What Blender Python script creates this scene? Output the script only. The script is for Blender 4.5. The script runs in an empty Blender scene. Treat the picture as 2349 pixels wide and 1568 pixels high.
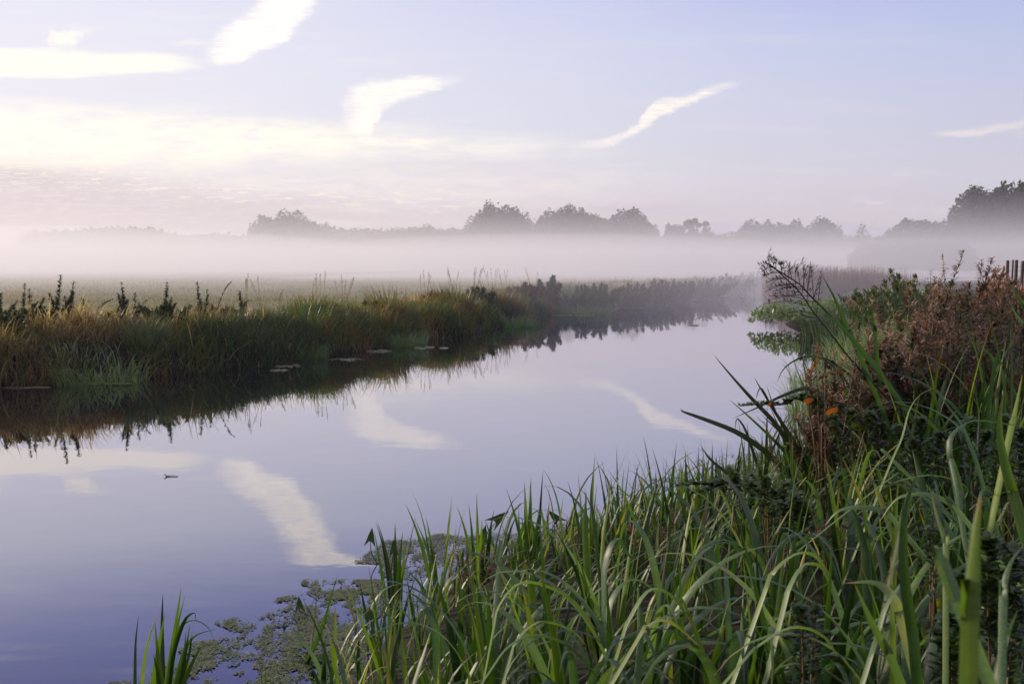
import bpy, math, random
import numpy as np
from mathutils import Vector
RNG = np.random.default_rng(7)
random.seed(7)
SC = bpy.context.scene
COL = SC.collection
PI = math.pi

# ------------------------------------------------------------------ camera
CAM_H = 2.2
PITCH = math.radians(4.43)
F = 2284.0                       # focal length in pixels of a 2349 wide view
cam_d = bpy.data.cameras.new('camera')
cam = bpy.data.objects.new('camera', cam_d)
COL.objects.link(cam)
cam.location = (0, 0, CAM_H)
cam.rotation_euler = (PI / 2 - PITCH, 0, 0)
cam_d.lens = 35.0
cam_d.sensor_width = 36.0
cam_d.clip_start = 0.05
cam_d.clip_end = 5000
cam_d.dof.use_dof = True
cam_d.dof.focus_distance = 7.0
cam_d.dof.aperture_fstop = 9.0
SC.camera = cam


def ray(px, py):
    """direction (y = 1) through a point of the 2349 x 1568 view"""
    cx, cy = (px - 1174.5) / F, (784 - py) / F
    y = math.cos(PITCH) + cy * math.sin(PITCH)
    return cx / y, (-math.sin(PITCH) + cy * math.cos(PITCH)) / y


def at(px, py, d):
    u, w = ray(px, py)
    return np.array((u * d, d, CAM_H + w * d))


# ------------------------------------------------------------------ colour management, render
SC.view_settings.view_transform = 'Standard'
SC.view_settings.look = 'None'
SC.view_settings.exposure = 0.48
SC.view_settings.gamma = 1.0
SC.render.engine = 'CYCLES'
SC.cycles.volume_bounces = 4
SC.cycles.max_bounces = 6
SC.cycles.diffuse_bounces = 2
SC.cycles.glossy_bounces = 3
SC.cycles.transmission_bounces = 3
SC.cycles.use_denoising = True
SC.cycles.sample_clamp_indirect = 4.0
SC.cycles.caustics_reflective = False
SC.cycles.caustics_refractive = False


# ------------------------------------------------------------------ node helpers
class NT:
    def __init__(self, tree):
        self.t = tree
        tree.nodes.clear()

    def n(self, kind, **kw):
        nd = self.t.nodes.new(kind)
        for k, v in kw.items():
            setattr(nd, k, v)
        return nd

    def link(self, a, b):
        self.t.links.new(a, b)

    def put(self, sock, v):
        if isinstance(v, bpy.types.NodeSocket):
            self.link(v, sock)
        else:
            sock.default_value = v

    def m(self, op, a, b=None, c=None, clamp=False):
        nd = self.n('ShaderNodeMath', operation=op, use_clamp=clamp)
        self.put(nd.inputs[0], a)
        if b is not None:
            self.put(nd.inputs[1], b)
        if c is not None:
            self.put(nd.inputs[2], c)
        return nd.outputs[0]

    def ss(self, v, a, b, lo=0.0, hi=1.0):
        nd = self.n('ShaderNodeMapRange', interpolation_type='SMOOTHSTEP')
        self.put(nd.inputs['Value'], v)
        nd.inputs['From Min'].default_value = a
        nd.inputs['From Max'].default_value = b
        nd.inputs['To Min'].default_value = lo
        nd.inputs['To Max'].default_value = hi
        return nd.outputs[0]

    def mix(self, fac, a, b, mode='MIX'):
        nd = self.n('ShaderNodeMix', data_type='RGBA', blend_type=mode)
        self.put(nd.inputs[0], fac)
        self.put(nd.inputs[6], a if isinstance(a, bpy.types.NodeSocket) else (*a, 1))
        self.put(nd.inputs[7], b if isinstance(b, bpy.types.NodeSocket) else (*b, 1))
        return nd.outputs[2]

    def ramp(self, fac, stops, mode='LINEAR'):
        nd = self.n('ShaderNodeValToRGB')
        r = nd.color_ramp
        r.interpolation = mode
        while len(r.elements) < len(stops):
            r.elements.new(0.5)
        for e, (p, c) in zip(r.elements, stops):
            e.position = p
            e.color = (*c, 1)
        self.put(nd.inputs[0], fac)
        return nd.outputs[0]

    def noise(self, vec, scale, detail=3, rough=0.5, mapping=None, color=False, dist=0.0):
        if mapping:
            mp = self.n('ShaderNodeMapping')
            mp.inputs['Scale'].default_value = mapping[0]
            mp.inputs['Rotation'].default_value = mapping[1]
            mp.inputs['Location'].default_value = mapping[2] if len(mapping) > 2 else (0, 0, 0)
            self.link(vec, mp.inputs[0])
            vec = mp.outputs[0]
        nd = self.n('ShaderNodeTexNoise')
        nd.inputs['Scale'].default_value = scale
        nd.inputs['Detail'].default_value = detail
        nd.inputs['Roughness'].default_value = rough
        nd.inputs['Distortion'].default_value = dist
        self.link(vec, nd.inputs['Vector'])
        return nd.outputs[1 if color else 0]


def lin(r, g, b):
    def f(c):
        c /= 255.0
        return c / 12.92 if c <= 0.04045 else ((c + 0.055) / 1.055) ** 2.4
    return (f(r), f(g), f(b))


# ------------------------------------------------------------------ world: dawn sky
SUN_AZ = math.radians(-62)       # to the left of the view axis (+Y)
SUN_EL = math.radians(13)


def build_world():
    w = bpy.data.worlds.new('World')
    SC.world = w
    w.use_nodes = True
    T = NT(w.node_tree)
    tc = T.n('ShaderNodeTexCoord')
    sep = T.n('ShaderNodeSeparateXYZ')
    T.link(tc.outputs['Generated'], sep.inputs[0])
    x, y, z = sep.outputs
    ya = T.m('MAXIMUM', T.m('ABSOLUTE', y), 0.08)
    u = T.m('DIVIDE', x, ya)
    v = T.m('DIVIDE', z, ya)
    # X,Y: 0..1 on the part of the sky the picture and its reflection use
    X = T.m('MULTIPLY_ADD', u, 1 / 1.2, 0.5)
    Y = T.m('MULTIPLY_ADD', v, 1 / 0.5, 0.1)
    cmb = T.n('ShaderNodeCombineXYZ')
    T.link(T.m('MULTIPLY', X, 2.4), cmb.inputs[0])
    T.link(Y, cmb.inputs[1])
    P = cmb.outputs[0]

    def xy(px, py):
        uu, ww = ray(px, py)
        return uu / 1.2 + 0.5, ww / 0.5 + 0.1

    def warp(ampx, ampy, scale, mapping=((1, 1, 1), (0, 0, 0)), detail=4, rough=.6):
        c = T.noise(P, scale, detail, rough, mapping, color=True)
        s = T.n('ShaderNodeSeparateXYZ')
        T.link(c, s.inputs[0])
        return (T.m('MULTIPLY_ADD', T.m('SUBTRACT', s.outputs[0], .5), ampx, X),
                T.m('MULTIPLY_ADD', T.m('SUBTRACT', s.outputs[1], .5), ampy, Y))

    def curve(inp, pts):
        nd = T.n('ShaderNodeFloatCurve')
        c = nd.mapping.curves[0]
        pts = sorted(pts)
        while len(c.points) < len(pts):
            c.points.new(0.5, 0.5)
        for p, (a, b) in zip(c.points, pts):
            p.location = (min(max(a, 0), 1), min(max(b, 0), 1))
            p.handle_type = 'AUTO_CLAMPED'
        nd.mapping.use_clip = False
        nd.mapping.update()
        T.link(inp, nd.inputs['Value'])
        return nd.outputs[0]

    def band(wx, wy, upper, lower, soft, x0, x1, sx):
        up = curve(wx, [xy(*p) for p in upper])
        lo = curve(wx, [xy(*p) for p in lower])
        a = T.ss(T.m('SUBTRACT', up, wy), -soft * .7, soft * 1.0)
        b = T.ss(T.m('SUBTRACT', wy, lo), -soft * .7, soft * 1.0)
        X0, X1 = xy(x0, 300)[0], xy(x1, 300)[0]
        c = T.ss(wx, X0, X0 + sx)
        d = T.ss(wx, X1 - sx, X1, 1, 0)
        return T.m('MULTIPLY', T.m('MULTIPLY', a, b), T.m('MULTIPLY', c, d))

    # clear sky: the physical sky tinted dawn lavender, its unseen zenith brightened as added fill light
    sky = T.n('ShaderNodeTexSky', sky_type='NISHITA')
    sky.sun_disc = False
    sky.sun_elevation = SUN_EL
    sky.sun_rotation = SUN_AZ
    sky.air_density = 1.2
    sky.dust_density = 2.5
    sky.ozone_density = 3.0
    E = T.ss(z, -0.02, 0.60)
    E = T.m('SQRT', T.m('MAXIMUM', T.m('MULTIPLY', z, 1.0), 0.0))   # sqrt(sin elevation)
    right = T.ramp(E, [(0.0, lin(216, 205, 214)), (0.20, lin(217, 210, 218)), (0.30, lin(214, 213, 228)), (0.38, lin(206, 210, 234)),
                       (0.46, lin(190, 202, 240)), (0.52, lin(168, 178, 242)), (0.60, lin(124, 134, 214)), (0.70, lin(116, 126, 204)), (0.85, (.75, .73, .80)), (1.0, (.85, .82, .84))])
    left = T.ramp(E, [(0.0, lin(226, 206, 202)), (0.18, lin(228, 213, 214)), (0.28, lin(244, 238, 240)), (0.36, lin(243, 242, 250)),
                      (0.44, lin(242, 241, 253)), (0.50, lin(236, 237, 253)), (0.57, lin(168, 176, 232)), (0.64, lin(122, 130, 208)), (0.85, (.80, .76, .80)), (1.0, (.85, .82, .84))])
    side = T.ss(T.m('ADD', X, T.m('MULTIPLY', T.m('SUBTRACT', T.noise(P, 2.0, 2), .5), .12)), 0.12, 1.08)
    grad = T.mix(side, left, right)
    base = T.mix(0.93, T.mix(1.0, sky.outputs[0], (.10, .10, .10), 'MULTIPLY'), grad)
    # brighter and warmer around the hidden sun
    sd = (math.sin(SUN_AZ) * math.cos(SUN_EL), math.cos(SUN_AZ) * math.cos(SUN_EL), math.sin(SUN_EL))
    dt = T.n('ShaderNodeVectorMath', operation='DOT_PRODUCT')
    T.link(tc.outputs['Generated'], dt.inputs[0])
    dt.inputs[1].default_value = sd
    glow = T.m('POWER', T.m('MAXIMUM', dt.outputs['Value'], 0), 9)
    col = T.mix(1.0, base, T.mix(T.m('MULTIPLY', glow, 1.0), (0, 0, 0), (.10, .07, .05)), 'ADD')

    # high thin cloud
    front = T.m('MULTIPLY', T.ss(y, 0.05, 0.25), 1.0)
    fib = T.noise(P, 9, 6, .65, ((1.0, 5.0, 1), (0, 0, math.radians(12))))
    fibs = T.ss(fib, .32, .62)
    fine = T.noise(P, 34, 6, .72, ((.6, 4.2, 1), (0, 0, math.radians(-20))))
    finer = T.ss(fine, .30, .66, .42, 1.0)
    wx, wy = warp(.022, .022, 22)
    tatter = T.noise(P, 26, 7, .72, ((.6, 3.4, 1), (0, 0, math.radians(-20))))
    wx2, wy2 = warp(.02, .030, 9, ((.6, 3.5, 1), (0, 0, 0)))
    white = (1.20, 1.11, .95)
    # pale veil band
    F_ = band(wx2, wy2, [(-400, 225), (0, 238), (200, 252), (450, 268), (700, 285), (1000, 312), (1300, 333), (1500, 345)],
              [(-400, 400), (0, 392), (300, 385), (600, 372), (850, 358), (1000, 352), (1340, 348), (1500, 348)], .035, -900, 1500, .12)
    F2 = T.m('MULTIPLY', T.m('POWER', F_, .8), T.m('MULTIPLY', T.ss(fib, .30, .62, .35, 1.0), T.ss(fine, .3, .65, .75, 1.0)))
    col = T.mix(T.m('MULTIPLY', F2, front), col, (1.24, 1.16, .94))
    # second, lower gold haze
    G_ = band(wx2, wy2, [(-300, 380), (300, 370), (800, 370), (1300, 385), (1700, 410)],
              [(-300, 420), (300, 430), (700, 455), (1100, 470), (1700, 430)], .06, -800, 1750, .2)
    col = T.mix(T.m('MULTIPLY', T.m('MULTIPLY', G_, .55), fibs), col, (1.05, .96, .84))
    # grey pink stratus low on the left
    J_ = band(wx2, wy2, [(-400, 350), (0, 372), (250, 398), (450, 425), (700, 455), (1000, 478), (1300, 464), (1500, 466), (1800, 487)],
              [(-400, 560), (0, 545), (300, 540), (700, 520), (1000, 505), (1300, 500), (1500, 498), (1800, 494)], .03, -900, 1790, .10)
    rip = T.noise(P, 26, 5, .65, ((1.0, 6.5, 1), (0, 0, math.radians(4))))
    jf = T.m('MULTIPLY', J_, T.ss(rip, .38, .55, .35, 1.0))
    col = T.mix(T.m('MULTIPLY', jf, .9), col, T.mix(side, lin(214, 200, 198), lin(194, 185, 205)))
    # gold lit ripples on its upper edge
    K_ = band(wx2, wy2, [(-200, 335), (200, 355), (500, 395), (800, 415), (1100, 445), (1400, 462)],
              [(-200, 420), (200, 440), (500, 478), (800, 490), (1100, 492), (1400, 480)], .03, -500, 1500, .2)
    kf = T.m('MULTIPLY', K_, T.ss(rip, .52, .62))
    col = T.mix(T.m('MULTIPLY', kf, 1.0), col, (1.05, .95, .80))
    # distant blue bank right on the horizon
    N_ = band(wx2, wy2, [(1400, 525), (1700, 514), (2000, 516), (2400, 520)], [(1400, 600), (1700, 600), (2000, 600), (2400, 600)], .012, 1450, 2700, .08)
    col = T.mix(T.m('MULTIPLY', N_, .8), col, lin(182, 182, 208))

    def cloud(d, colr, amt, tex=finer):
        nonlocal col
        e_ = T.ss(T.m('ADD', d, T.m('MULTIPLY', T.m('SUBTRACT', tatter, .5), .95)), .0, .85)
        f = T.m('MULTIPLY', T.m('MULTIPLY', T.m('MULTIPLY', e_, T.ss(d, 0, .35)), tex), T.m('MULTIPLY', front, amt))
        col = T.mix(f, col, colr)

    # streak on the left
    B_ = band(wx, wy2, [(-500, 105), (0, 110), (250, 114), (400, 126), (490, 143), (600, 154)], [(-500, 190), (0, 182), (200, 178), (380, 166), (495, 160), (600, 156)], .016, -900, 580, .10)
    cloud(B_, white, .85, T.ss(fib, .2, .5, .6, 1))
    B2 = band(wx, wy, [(300, 93), (420, 91), (530, 92)], [(300, 99), (420, 103), (530, 106)], .012, 330, 545, .05)
    cloud(B2, white, .9)
    # small puff
    wxp, wyp = warp(.03, .05, 30)
    C_ = band(wxp, wyp, [(75, 92), (110, 80), (150, 72), (205, 60), (235, 74)], [(75, 102), (110, 108), (160, 104), (205, 90), (235, 84)], .02, 70, 240, .03)
    cloud(C_, white, 1.0)
    C2 = band(wxp, wyp, [(105, 60), (125, 55), (145, 62)], [(105, 68), (125, 72), (145, 70)], .02, 100, 150, .015)
    cloud(C2, white, .9)
    C3 = band(wxp, wyp, [(-120, 60), (-40, 68), (15, 80)], [(-120, 108), (-40, 102), (15, 92)], .02, -160, 12, .04)
    cloud(C3, white, .9)
    # tall hook: left and right edges as functions of height
    Lp = [xy(*p) for p in ((520, 170), (506, 150), (505, 125), (520, 95), (545, 68), (580, 42), (612, 15), (628, -20), (650, -60), (668, -95), (690, -130), (700, -170))]
    Rp = [xy(*p) for p in ((500, 170), (520, 150), (560, 125), (618, 98), (652, 75), (676, 50), (690, 25), (702, 0), (722, -40), (742, -75), (800, -100), (900, -130), (960, -170))]
    lc = curve(wy, [(b, a) for a, b in Lp])
    rc = curve(wy, [(b, a) for a, b in Rp])
    A_ = T.m('MULTIPLY', T.ss(T.m('SUBTRACT', wx, lc), -.026, .020), T.ss(T.m('SUBTRACT', rc, wx), -.020, .012))
    y0, y1 = xy(500, 165)[1], xy(700, -135)[1]
    A_ = T.m('MULTIPLY', A_, T.m('MULTIPLY', T.ss(wy, y0, y0 + .03), T.ss(wy, y1 - .03, y1, 1, 0)))
    cloud(A_, (1.32, 1.22, 1.05), 1.0)
    # comma
    D_ = band(wx, wy, [(768, 245), (785, 214), (830, 191), (900, 180), (1000, 176), (1070, 170)],
              [(768, 275), (785, 300), (820, 312), (850, 308), (864, 262), (885, 247), (950, 221), (1020, 200), (1080, 182)], .020, 750, 1100, .04)
    cloud(D_, (1.22, 1.14, 1.0), 1.0)
    # long streak to the right
    E_ = band(wx, wy, [(1250, 340), (1400, 315), (1450, 290), (1490, 246), (1510, 228), (1560, 219), (1620, 202), (1740, 168)],
              [(1250, 350), (1400, 334), (1450, 312), (1500, 282), (1540, 258), (1600, 230), (1660, 212), (1740, 184)], .015, 1200, 1790, .09)
    cloud(E_, (1.14, 1.06, .94), 1.0)
    # faint ones
    G2 = band(wx, wy2, [(2080, 305), (2200, 292), (2280, 284), (2349, 272), (2500, 240)], [(2080, 309), (2200, 314), (2280, 302), (2349, 284), (2500, 258)], .012, 2070, 2700, .05)
    cloud(G2, (.95, .86, .82), .8)
    H_ = band(wx, wy, [(2010, 405), (2050, 388), (2090, 382), (2130, 386)], [(2010, 420), (2050, 421), (2090, 415), (2130, 396)], .02, 2010, 2135, .04)
    cloud(H_, (.90, .80, .79), .7)
    I_ = band(wx, wy, [(1920, 458), (2000, 460), (2090, 453)], [(1920, 462), (2000, 466), (2090, 458)], .006, 1910, 2090, .03)
    cloud(I_, (1.0, .85, .74), .8)
    I2 = band(wx, wy, [(1740, 452), (1850, 442)], [(1740, 457), (1850, 448)], .006, 1735, 1850, .03)
    cloud(I2, (1.0, .85, .78), .6)
    # broad thin veil streaks everywhere
    veil = T.ss(T.noise(P, 5, 6, .6, ((.5, 7, 1), (0, 0, math.radians(-4)))), .5, .75)
    vm = T.m('MULTIPLY', T.ss(Y, .25, .45, 1, .35), front)
    col = T.mix(T.m('MULTIPLY', veil, T.m('MULTIPLY', vm, .5)), col, T.mix(side, (1.1, 1.05, .96), lin(228, 220, 226)))
    bg = T.n('ShaderNodeBackground')
    bg.inputs['Strength'].default_value = 0.1
    ten = T.mix(1.0, col, (7.0, 6.95, 7.0), 'MULTIPLY')
    T.link(ten, bg.inputs['Color'])
    out = T.n('ShaderNodeOutputWorld')
    T.link(bg.outputs[0], out.inputs['Surface'])
    w.cycles.sampling_method = 'MANUAL'
    w.cycles.sample_map_resolution = 512


build_world()

sun_d = bpy.data.lights.new('sun', 'SUN')
sun_d.energy = 3.8
sun_d.angle = math.radians(6)
sun_d.color = (1.0, .82, .62)
sun = bpy.data.objects.new('sun', sun_d)
COL.objects.link(sun)
sdir = Vector((math.sin(SUN_AZ) * math.cos(SUN_EL), math.cos(SUN_AZ) * math.cos(SUN_EL), math.sin(SUN_EL)))
sun.rotation_euler = sdir.to_track_quat('Z', 'Y').to_euler()

# ------------------------------------------------------------------ river outline and terrain
LEFT = np.array([(-400, -260), (-120, -60), (-60, -20), (-25, 8), (-14.5, 14.6), (-9.1, 17.8), (-7.5, 19.0), (-5.4, 21.5), (-3.3, 27.5), (-1.0, 32.5),
                 (1.4, 42.6), (5.3, 54), (12.9, 69), (20, 83), (30, 88), (42, 90), (70, 93), (150, 100), (260, 110)], float)
RIGHT = np.array([(-380, -300), (-100, -75), (-40, -28), (-12, -7), (-4.0, 1.2), (-1.35, 3.6), (-.62, 5.2), (-.5, 6.5), (.5, 7.6), (1.5, 8.6), (2.5, 10.2), (3.3, 11.8),
                  (4.3, 14), (5.6, 18), (7.2, 22), (9.0, 27), (9.9, 31), (10.1, 37), (13.5, 40), (15.5, 46), (15.5, 56), (18, 63), (24, 73), (34, 81), (60, 85), (110, 89), (170, 94), (280, 102)], float)


def seg_dist(P, L):
    """signed-less distance from points P (N,2) to polyline L"""
    best = np.full(len(P), 1e9)
    for a, b in zip(L[:-1], L[1:]):
        ab = b - a
        t = np.clip(((P - a) @ ab) / (ab @ ab), 0, 1)
        d = np.hypot(*(P - a - t[:, None] * ab).T)
        best = np.minimum(best, d)
    return best


POLY = np.vstack([LEFT, RIGHT[::-1]])


def in_river(P):
    x, y = P[:, 0], P[:, 1]
    ins = np.zeros(len(P), bool)
    n = len(POLY)
    for i in range(n):
        x1, y1 = POLY[i]
        x2, y2 = POLY[(i + 1) % n]
        if y1 == y2:
            continue
        c = ((y1 > y) != (y2 > y)) & (x < (x2 - x1) * (y - y1) / (y2 - y1) + x1)
        ins ^= c
    return ins


def hash2(ix, iy, s):
    h = (ix.astype(np.int64) * 374761393 + iy.astype(np.int64) * 668265263 + s * 982451653) & 0x7fffffff
    h = ((h ^ (h >> 13)) * 1274126177) & 0x7fffffff
    return ((h ^ (h >> 16)) & 0xffff) / 65535.0


def vnoise(x, y, s=0):
    ix, iy = np.floor(x), np.floor(y)
    fx, fy = x - ix, y - iy
    fx, fy = fx * fx * (3 - 2 * fx), fy * fy * (3 - 2 * fy)
    a, b = hash2(ix, iy, s), hash2(ix + 1, iy, s)
    c, d = hash2(ix, iy + 1, s), hash2(ix + 1, iy + 1, s)
    return (a * (1 - fx) + b * fx) * (1 - fy) + (c * (1 - fx) + d * fx) * fy


def fbm(x, y, s=0, oct=4):
    t, a, k = 0, .5, 0
    for i in range(oct):
        t = t + a * vnoise(x * 2 ** i, y * 2 ** i, s + i)
        k += a
        a *= .5
    return t / k


def land(P):
    """signed distance to the water's edge (positive on land) and which side (True = left bank)"""
    dl, dr = seg_dist(P, LEFT), seg_dist(P, RIGHT)
    wob = (vnoise(P[:, 0] * .9, P[:, 1] * .9, 3) - .5) * .5
    ins = in_river(P)
    d = np.minimum(dl, dr)
    return np.where(ins, -d, d) + wob, dl < dr


def height(P):
    P = np.asarray(P, float).reshape(-1, 2)
    d, left = land(P)
    hl = .86 * (1 - np.exp(-np.maximum(d, 0) / .75))
    hr = .98 * (1 - np.exp(-np.maximum(d, 0) / 1.8))
    h = np.where(left, hl, hr) + .02
    far = np.clip(d / 6, 0, 1)
    h = h + (fbm(P[:, 0] * .35, P[:, 1] * .35, 11) - .5) * .16 * np.clip(d, 0, 1) + far * .05
    return np.where(d > 0, h, -np.minimum(.7, -d * .8) - .01)


# ------------------------------------------------------------------ mesh helpers
def mesh_obj(name, verts, quads, mat=None, parent=None, attrs=None, smooth=True, origin=None):
    verts = np.asarray(verts, np.float32).reshape(-1, 3)
    quads = np.asarray(quads, np.int32).reshape(-1, 4)
    me = bpy.data.meshes.new(name)
    me.vertices.add(len(verts))
    if origin is not None:
        verts = verts - np.asarray(origin, np.float32)
    me.vertices.foreach_set('co', verts.ravel())
    me.loops.add(len(quads) * 4)
    me.loops.foreach_set('vertex_index', quads.ravel())
    me.polygons.add(len(quads))
    me.polygons.foreach_set('loop_start', np.arange(0, len(quads) * 4, 4, dtype=np.int32))
    me.update(calc_edges=True)
    if smooth:
        me.polygons.foreach_set('use_smooth', np.ones(len(quads), bool))
    for k, a in (attrs or {}).items():
        at_ = me.attributes.new(k, 'FLOAT', 'POINT')
        at_.data.foreach_set('value', np.asarray(a, np.float32))
    o = bpy.data.objects.new(name, me)
    COL.objects.link(o)
    if mat:
        me.materials.append(mat)
    if parent is not None:
        o.parent = parent
    if origin is not None and parent is None:
        o.location = origin
    return o


def tag(o, label=None, cat=None, group=None, kind=None):
    if label: o['label'] = label
    if cat: o['category'] = cat
    if group: o['group'] = group
    if kind: o['kind'] = kind
    return o


def empty(name, loc, label, cat, group=None):
    o = bpy.data.objects.new(name, None)
    COL.objects.link(o)
    o.location = tuple(float(c) for c in loc)
    o.empty_display_size = .2
    return tag(o, label, cat, group)


class Soup:
    """collects quads"""
    def __init__(self):
        self.v, self.q, self.var, self.t, self.c, self.n = [], [], [], [], [], 0

    def add(self, v, q, var, t, c=.25):
        v = np.asarray(v, float).reshape(-1, 3)
        self.v.append(v)
        self.q.append(np.asarray(q, int).reshape(-1, 4) + self.n)
        self.var.append(np.broadcast_to(np.asarray(var, float), len(v)))
        self.t.append(np.broadcast_to(np.asarray(t, float), len(v)))
        self.c.append(np.broadcast_to(np.asarray(c, float), len(v)))
        self.n += len(v)
        return self

    def obj(self, name, mat, parent=None, origin=None, smooth=True):
        if not self.v:
            return None
        return mesh_obj(name, np.vstack(self.v), np.vstack(self.q), mat, parent,
                        {'var': np.concatenate(self.var), 't': np.concatenate(self.t), 'c': np.concatenate(self.c)}, smooth, origin)


def blades(S, base, L, W, az, tilt, bend, var, segs=5, fold=0.0, pw=1.6, prof='blade', turn=None, kink=None):
    """curved leaf blades; all arguments per blade arrays or scalars"""
    base = np.asarray(base, float).reshape(-1, 3)
    N = len(base)
    L, W, az, tilt, bend, var = [np.broadcast_to(np.asarray(a, float), N) for a in (L, W, az, tilt, bend, var)]
    turn = np.zeros(N) if turn is None else np.broadcast_to(np.asarray(turn, float), N)
    t = np.linspace(0, 1, segs + 1)
    th = tilt[:, None] + bend[:, None] * t[None] ** pw
    if kink is not None:
        th = th + np.where(t[None] > kink[0][:, None], kink[1][:, None], 0)
    d = np.stack([np.sin(th) * np.cos(az)[:, None], np.sin(th) * np.sin(az)[:, None], np.cos(th)], -1)
    ds = (L / segs)[:, None, None]
    mid = (d[:, 1:] + d[:, :-1]) * .5
    c = np.concatenate([np.zeros((N, 1, 3)), np.cumsum(mid * ds, 1)], 1) + base[:, None]
    fa = (az + turn)
    side = np.stack([-np.sin(fa), np.cos(fa), np.zeros(N)], -1)[:, None, :] * np.ones((1, segs + 1, 1))
    side = side - (side * d).sum(-1, keepdims=True) * d
    side /= np.linalg.norm(side, axis=-1, keepdims=True) + 1e-9
    nor = np.cross(side, d)
    if prof == 'blade':
        w = (.62 + .38 * np.sin(PI * np.clip(t * 1.1, 0, 1))) * np.clip(1 - t ** 2.1, 0, 1) ** .8 + .015
    elif prof == 'lens':
        w = np.sin(PI * np.clip(t * .96 + .03, 0, 1)) ** .8 + .02
    else:
        w = 1 - .8 * t
    w = w[None, :, None] * (W * .5)[:, None, None]
    if fold:
        P = np.stack([c - side * w, c - nor * w * fold, c + side * w], 2)
        k = 3
    else:
        P = np.stack([c - side * w, c + side * w], 2)
        k = 2
    i = np.arange(segs)[:, None]
    j = np.arange(k - 1)[None]
    a = (i * k + j).ravel()
    q1 = np.stack([a, a + 1, a + k + 1, a + k], -1)
    q = (q1[None] + (np.arange(N) * (segs + 1) * k)[:, None, None]).reshape(-1, 4)
    S.add(P.reshape(-1, 3), q, np.repeat(var, (segs + 1) * k), np.tile(np.repeat(t, k), N),
          np.tile(np.linspace(0, 1, k), N * (segs + 1)) if k == 3 else .25)
    return c, d


def tube(S, pts, r0, r1, var=0, n=5):
    pts = np.asarray(pts, float)
    m = len(pts)
    d = np.gradient(pts, axis=0)
    d /= np.linalg.norm(d, axis=1, keepdims=True) + 1e-9
    ref = np.where(np.abs(d[:, 2:3]) > .9, np.array([[1., 0, 0]]), np.array([[0, 0, 1.]]))
    s = np.cross(d, ref)
    s /= np.linalg.norm(s, axis=1, keepdims=True) + 1e-9
    b = np.cross(d, s)
    r = np.linspace(r0, r1, m) if np.isscalar(r0) else np.asarray(r0)
    a = np.linspace(0, 2 * PI, n, endpoint=False)
    V = pts[:, None] + (s[:, None] * np.cos(a)[None, :, None] + b[:, None] * np.sin(a)[None, :, None]) * r[:, None, None]
    i = np.arange(m - 1)[:, None] * n
    j = np.arange(n)[None]
    q = np.stack([i + j, i + (j + 1) % n, i + n + (j + 1) % n, i + n + j], -1).reshape(-1, 4)
    S.add(V.reshape(-1, 3), q, var, np.repeat(np.linspace(0, 1, m), n))


def cards(S, c, size, var, flat=0.0, aspect=.6):
    """leaf shaped quads (four corner diamonds) in random orientation"""
    c = np.asarray(c, float).reshape(-1, 3)
    N = len(c)
    a = RNG.normal(size=(N, 3))
    a[:, 2] *= (1 - flat)
    a /= np.linalg.norm(a, axis=1, keepdims=True)
    b = RNG.normal(size=(N, 3))
    b[:, 2] *= (1 - flat)
    b -= (a * b).sum(1, keepdims=True) * a
    b /= np.linalg.norm(b, axis=1, keepdims=True)
    s = np.broadcast_to(np.asarray(size, float), N)[:, None]
    bow = np.cross(a, b) * s * .18
    V = np.stack([c - a * s, c - b * s * aspect + bow, c + a * s, c + b * s * aspect + bow], 1)
    q = np.arange(N * 4).reshape(-1, 4)
    S.add(V.reshape(-1, 3), q, np.repeat(np.broadcast_to(var, N), 4), .5)


def U(a, b, n=None):
    return RNG.uniform(a, b, n)


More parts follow.
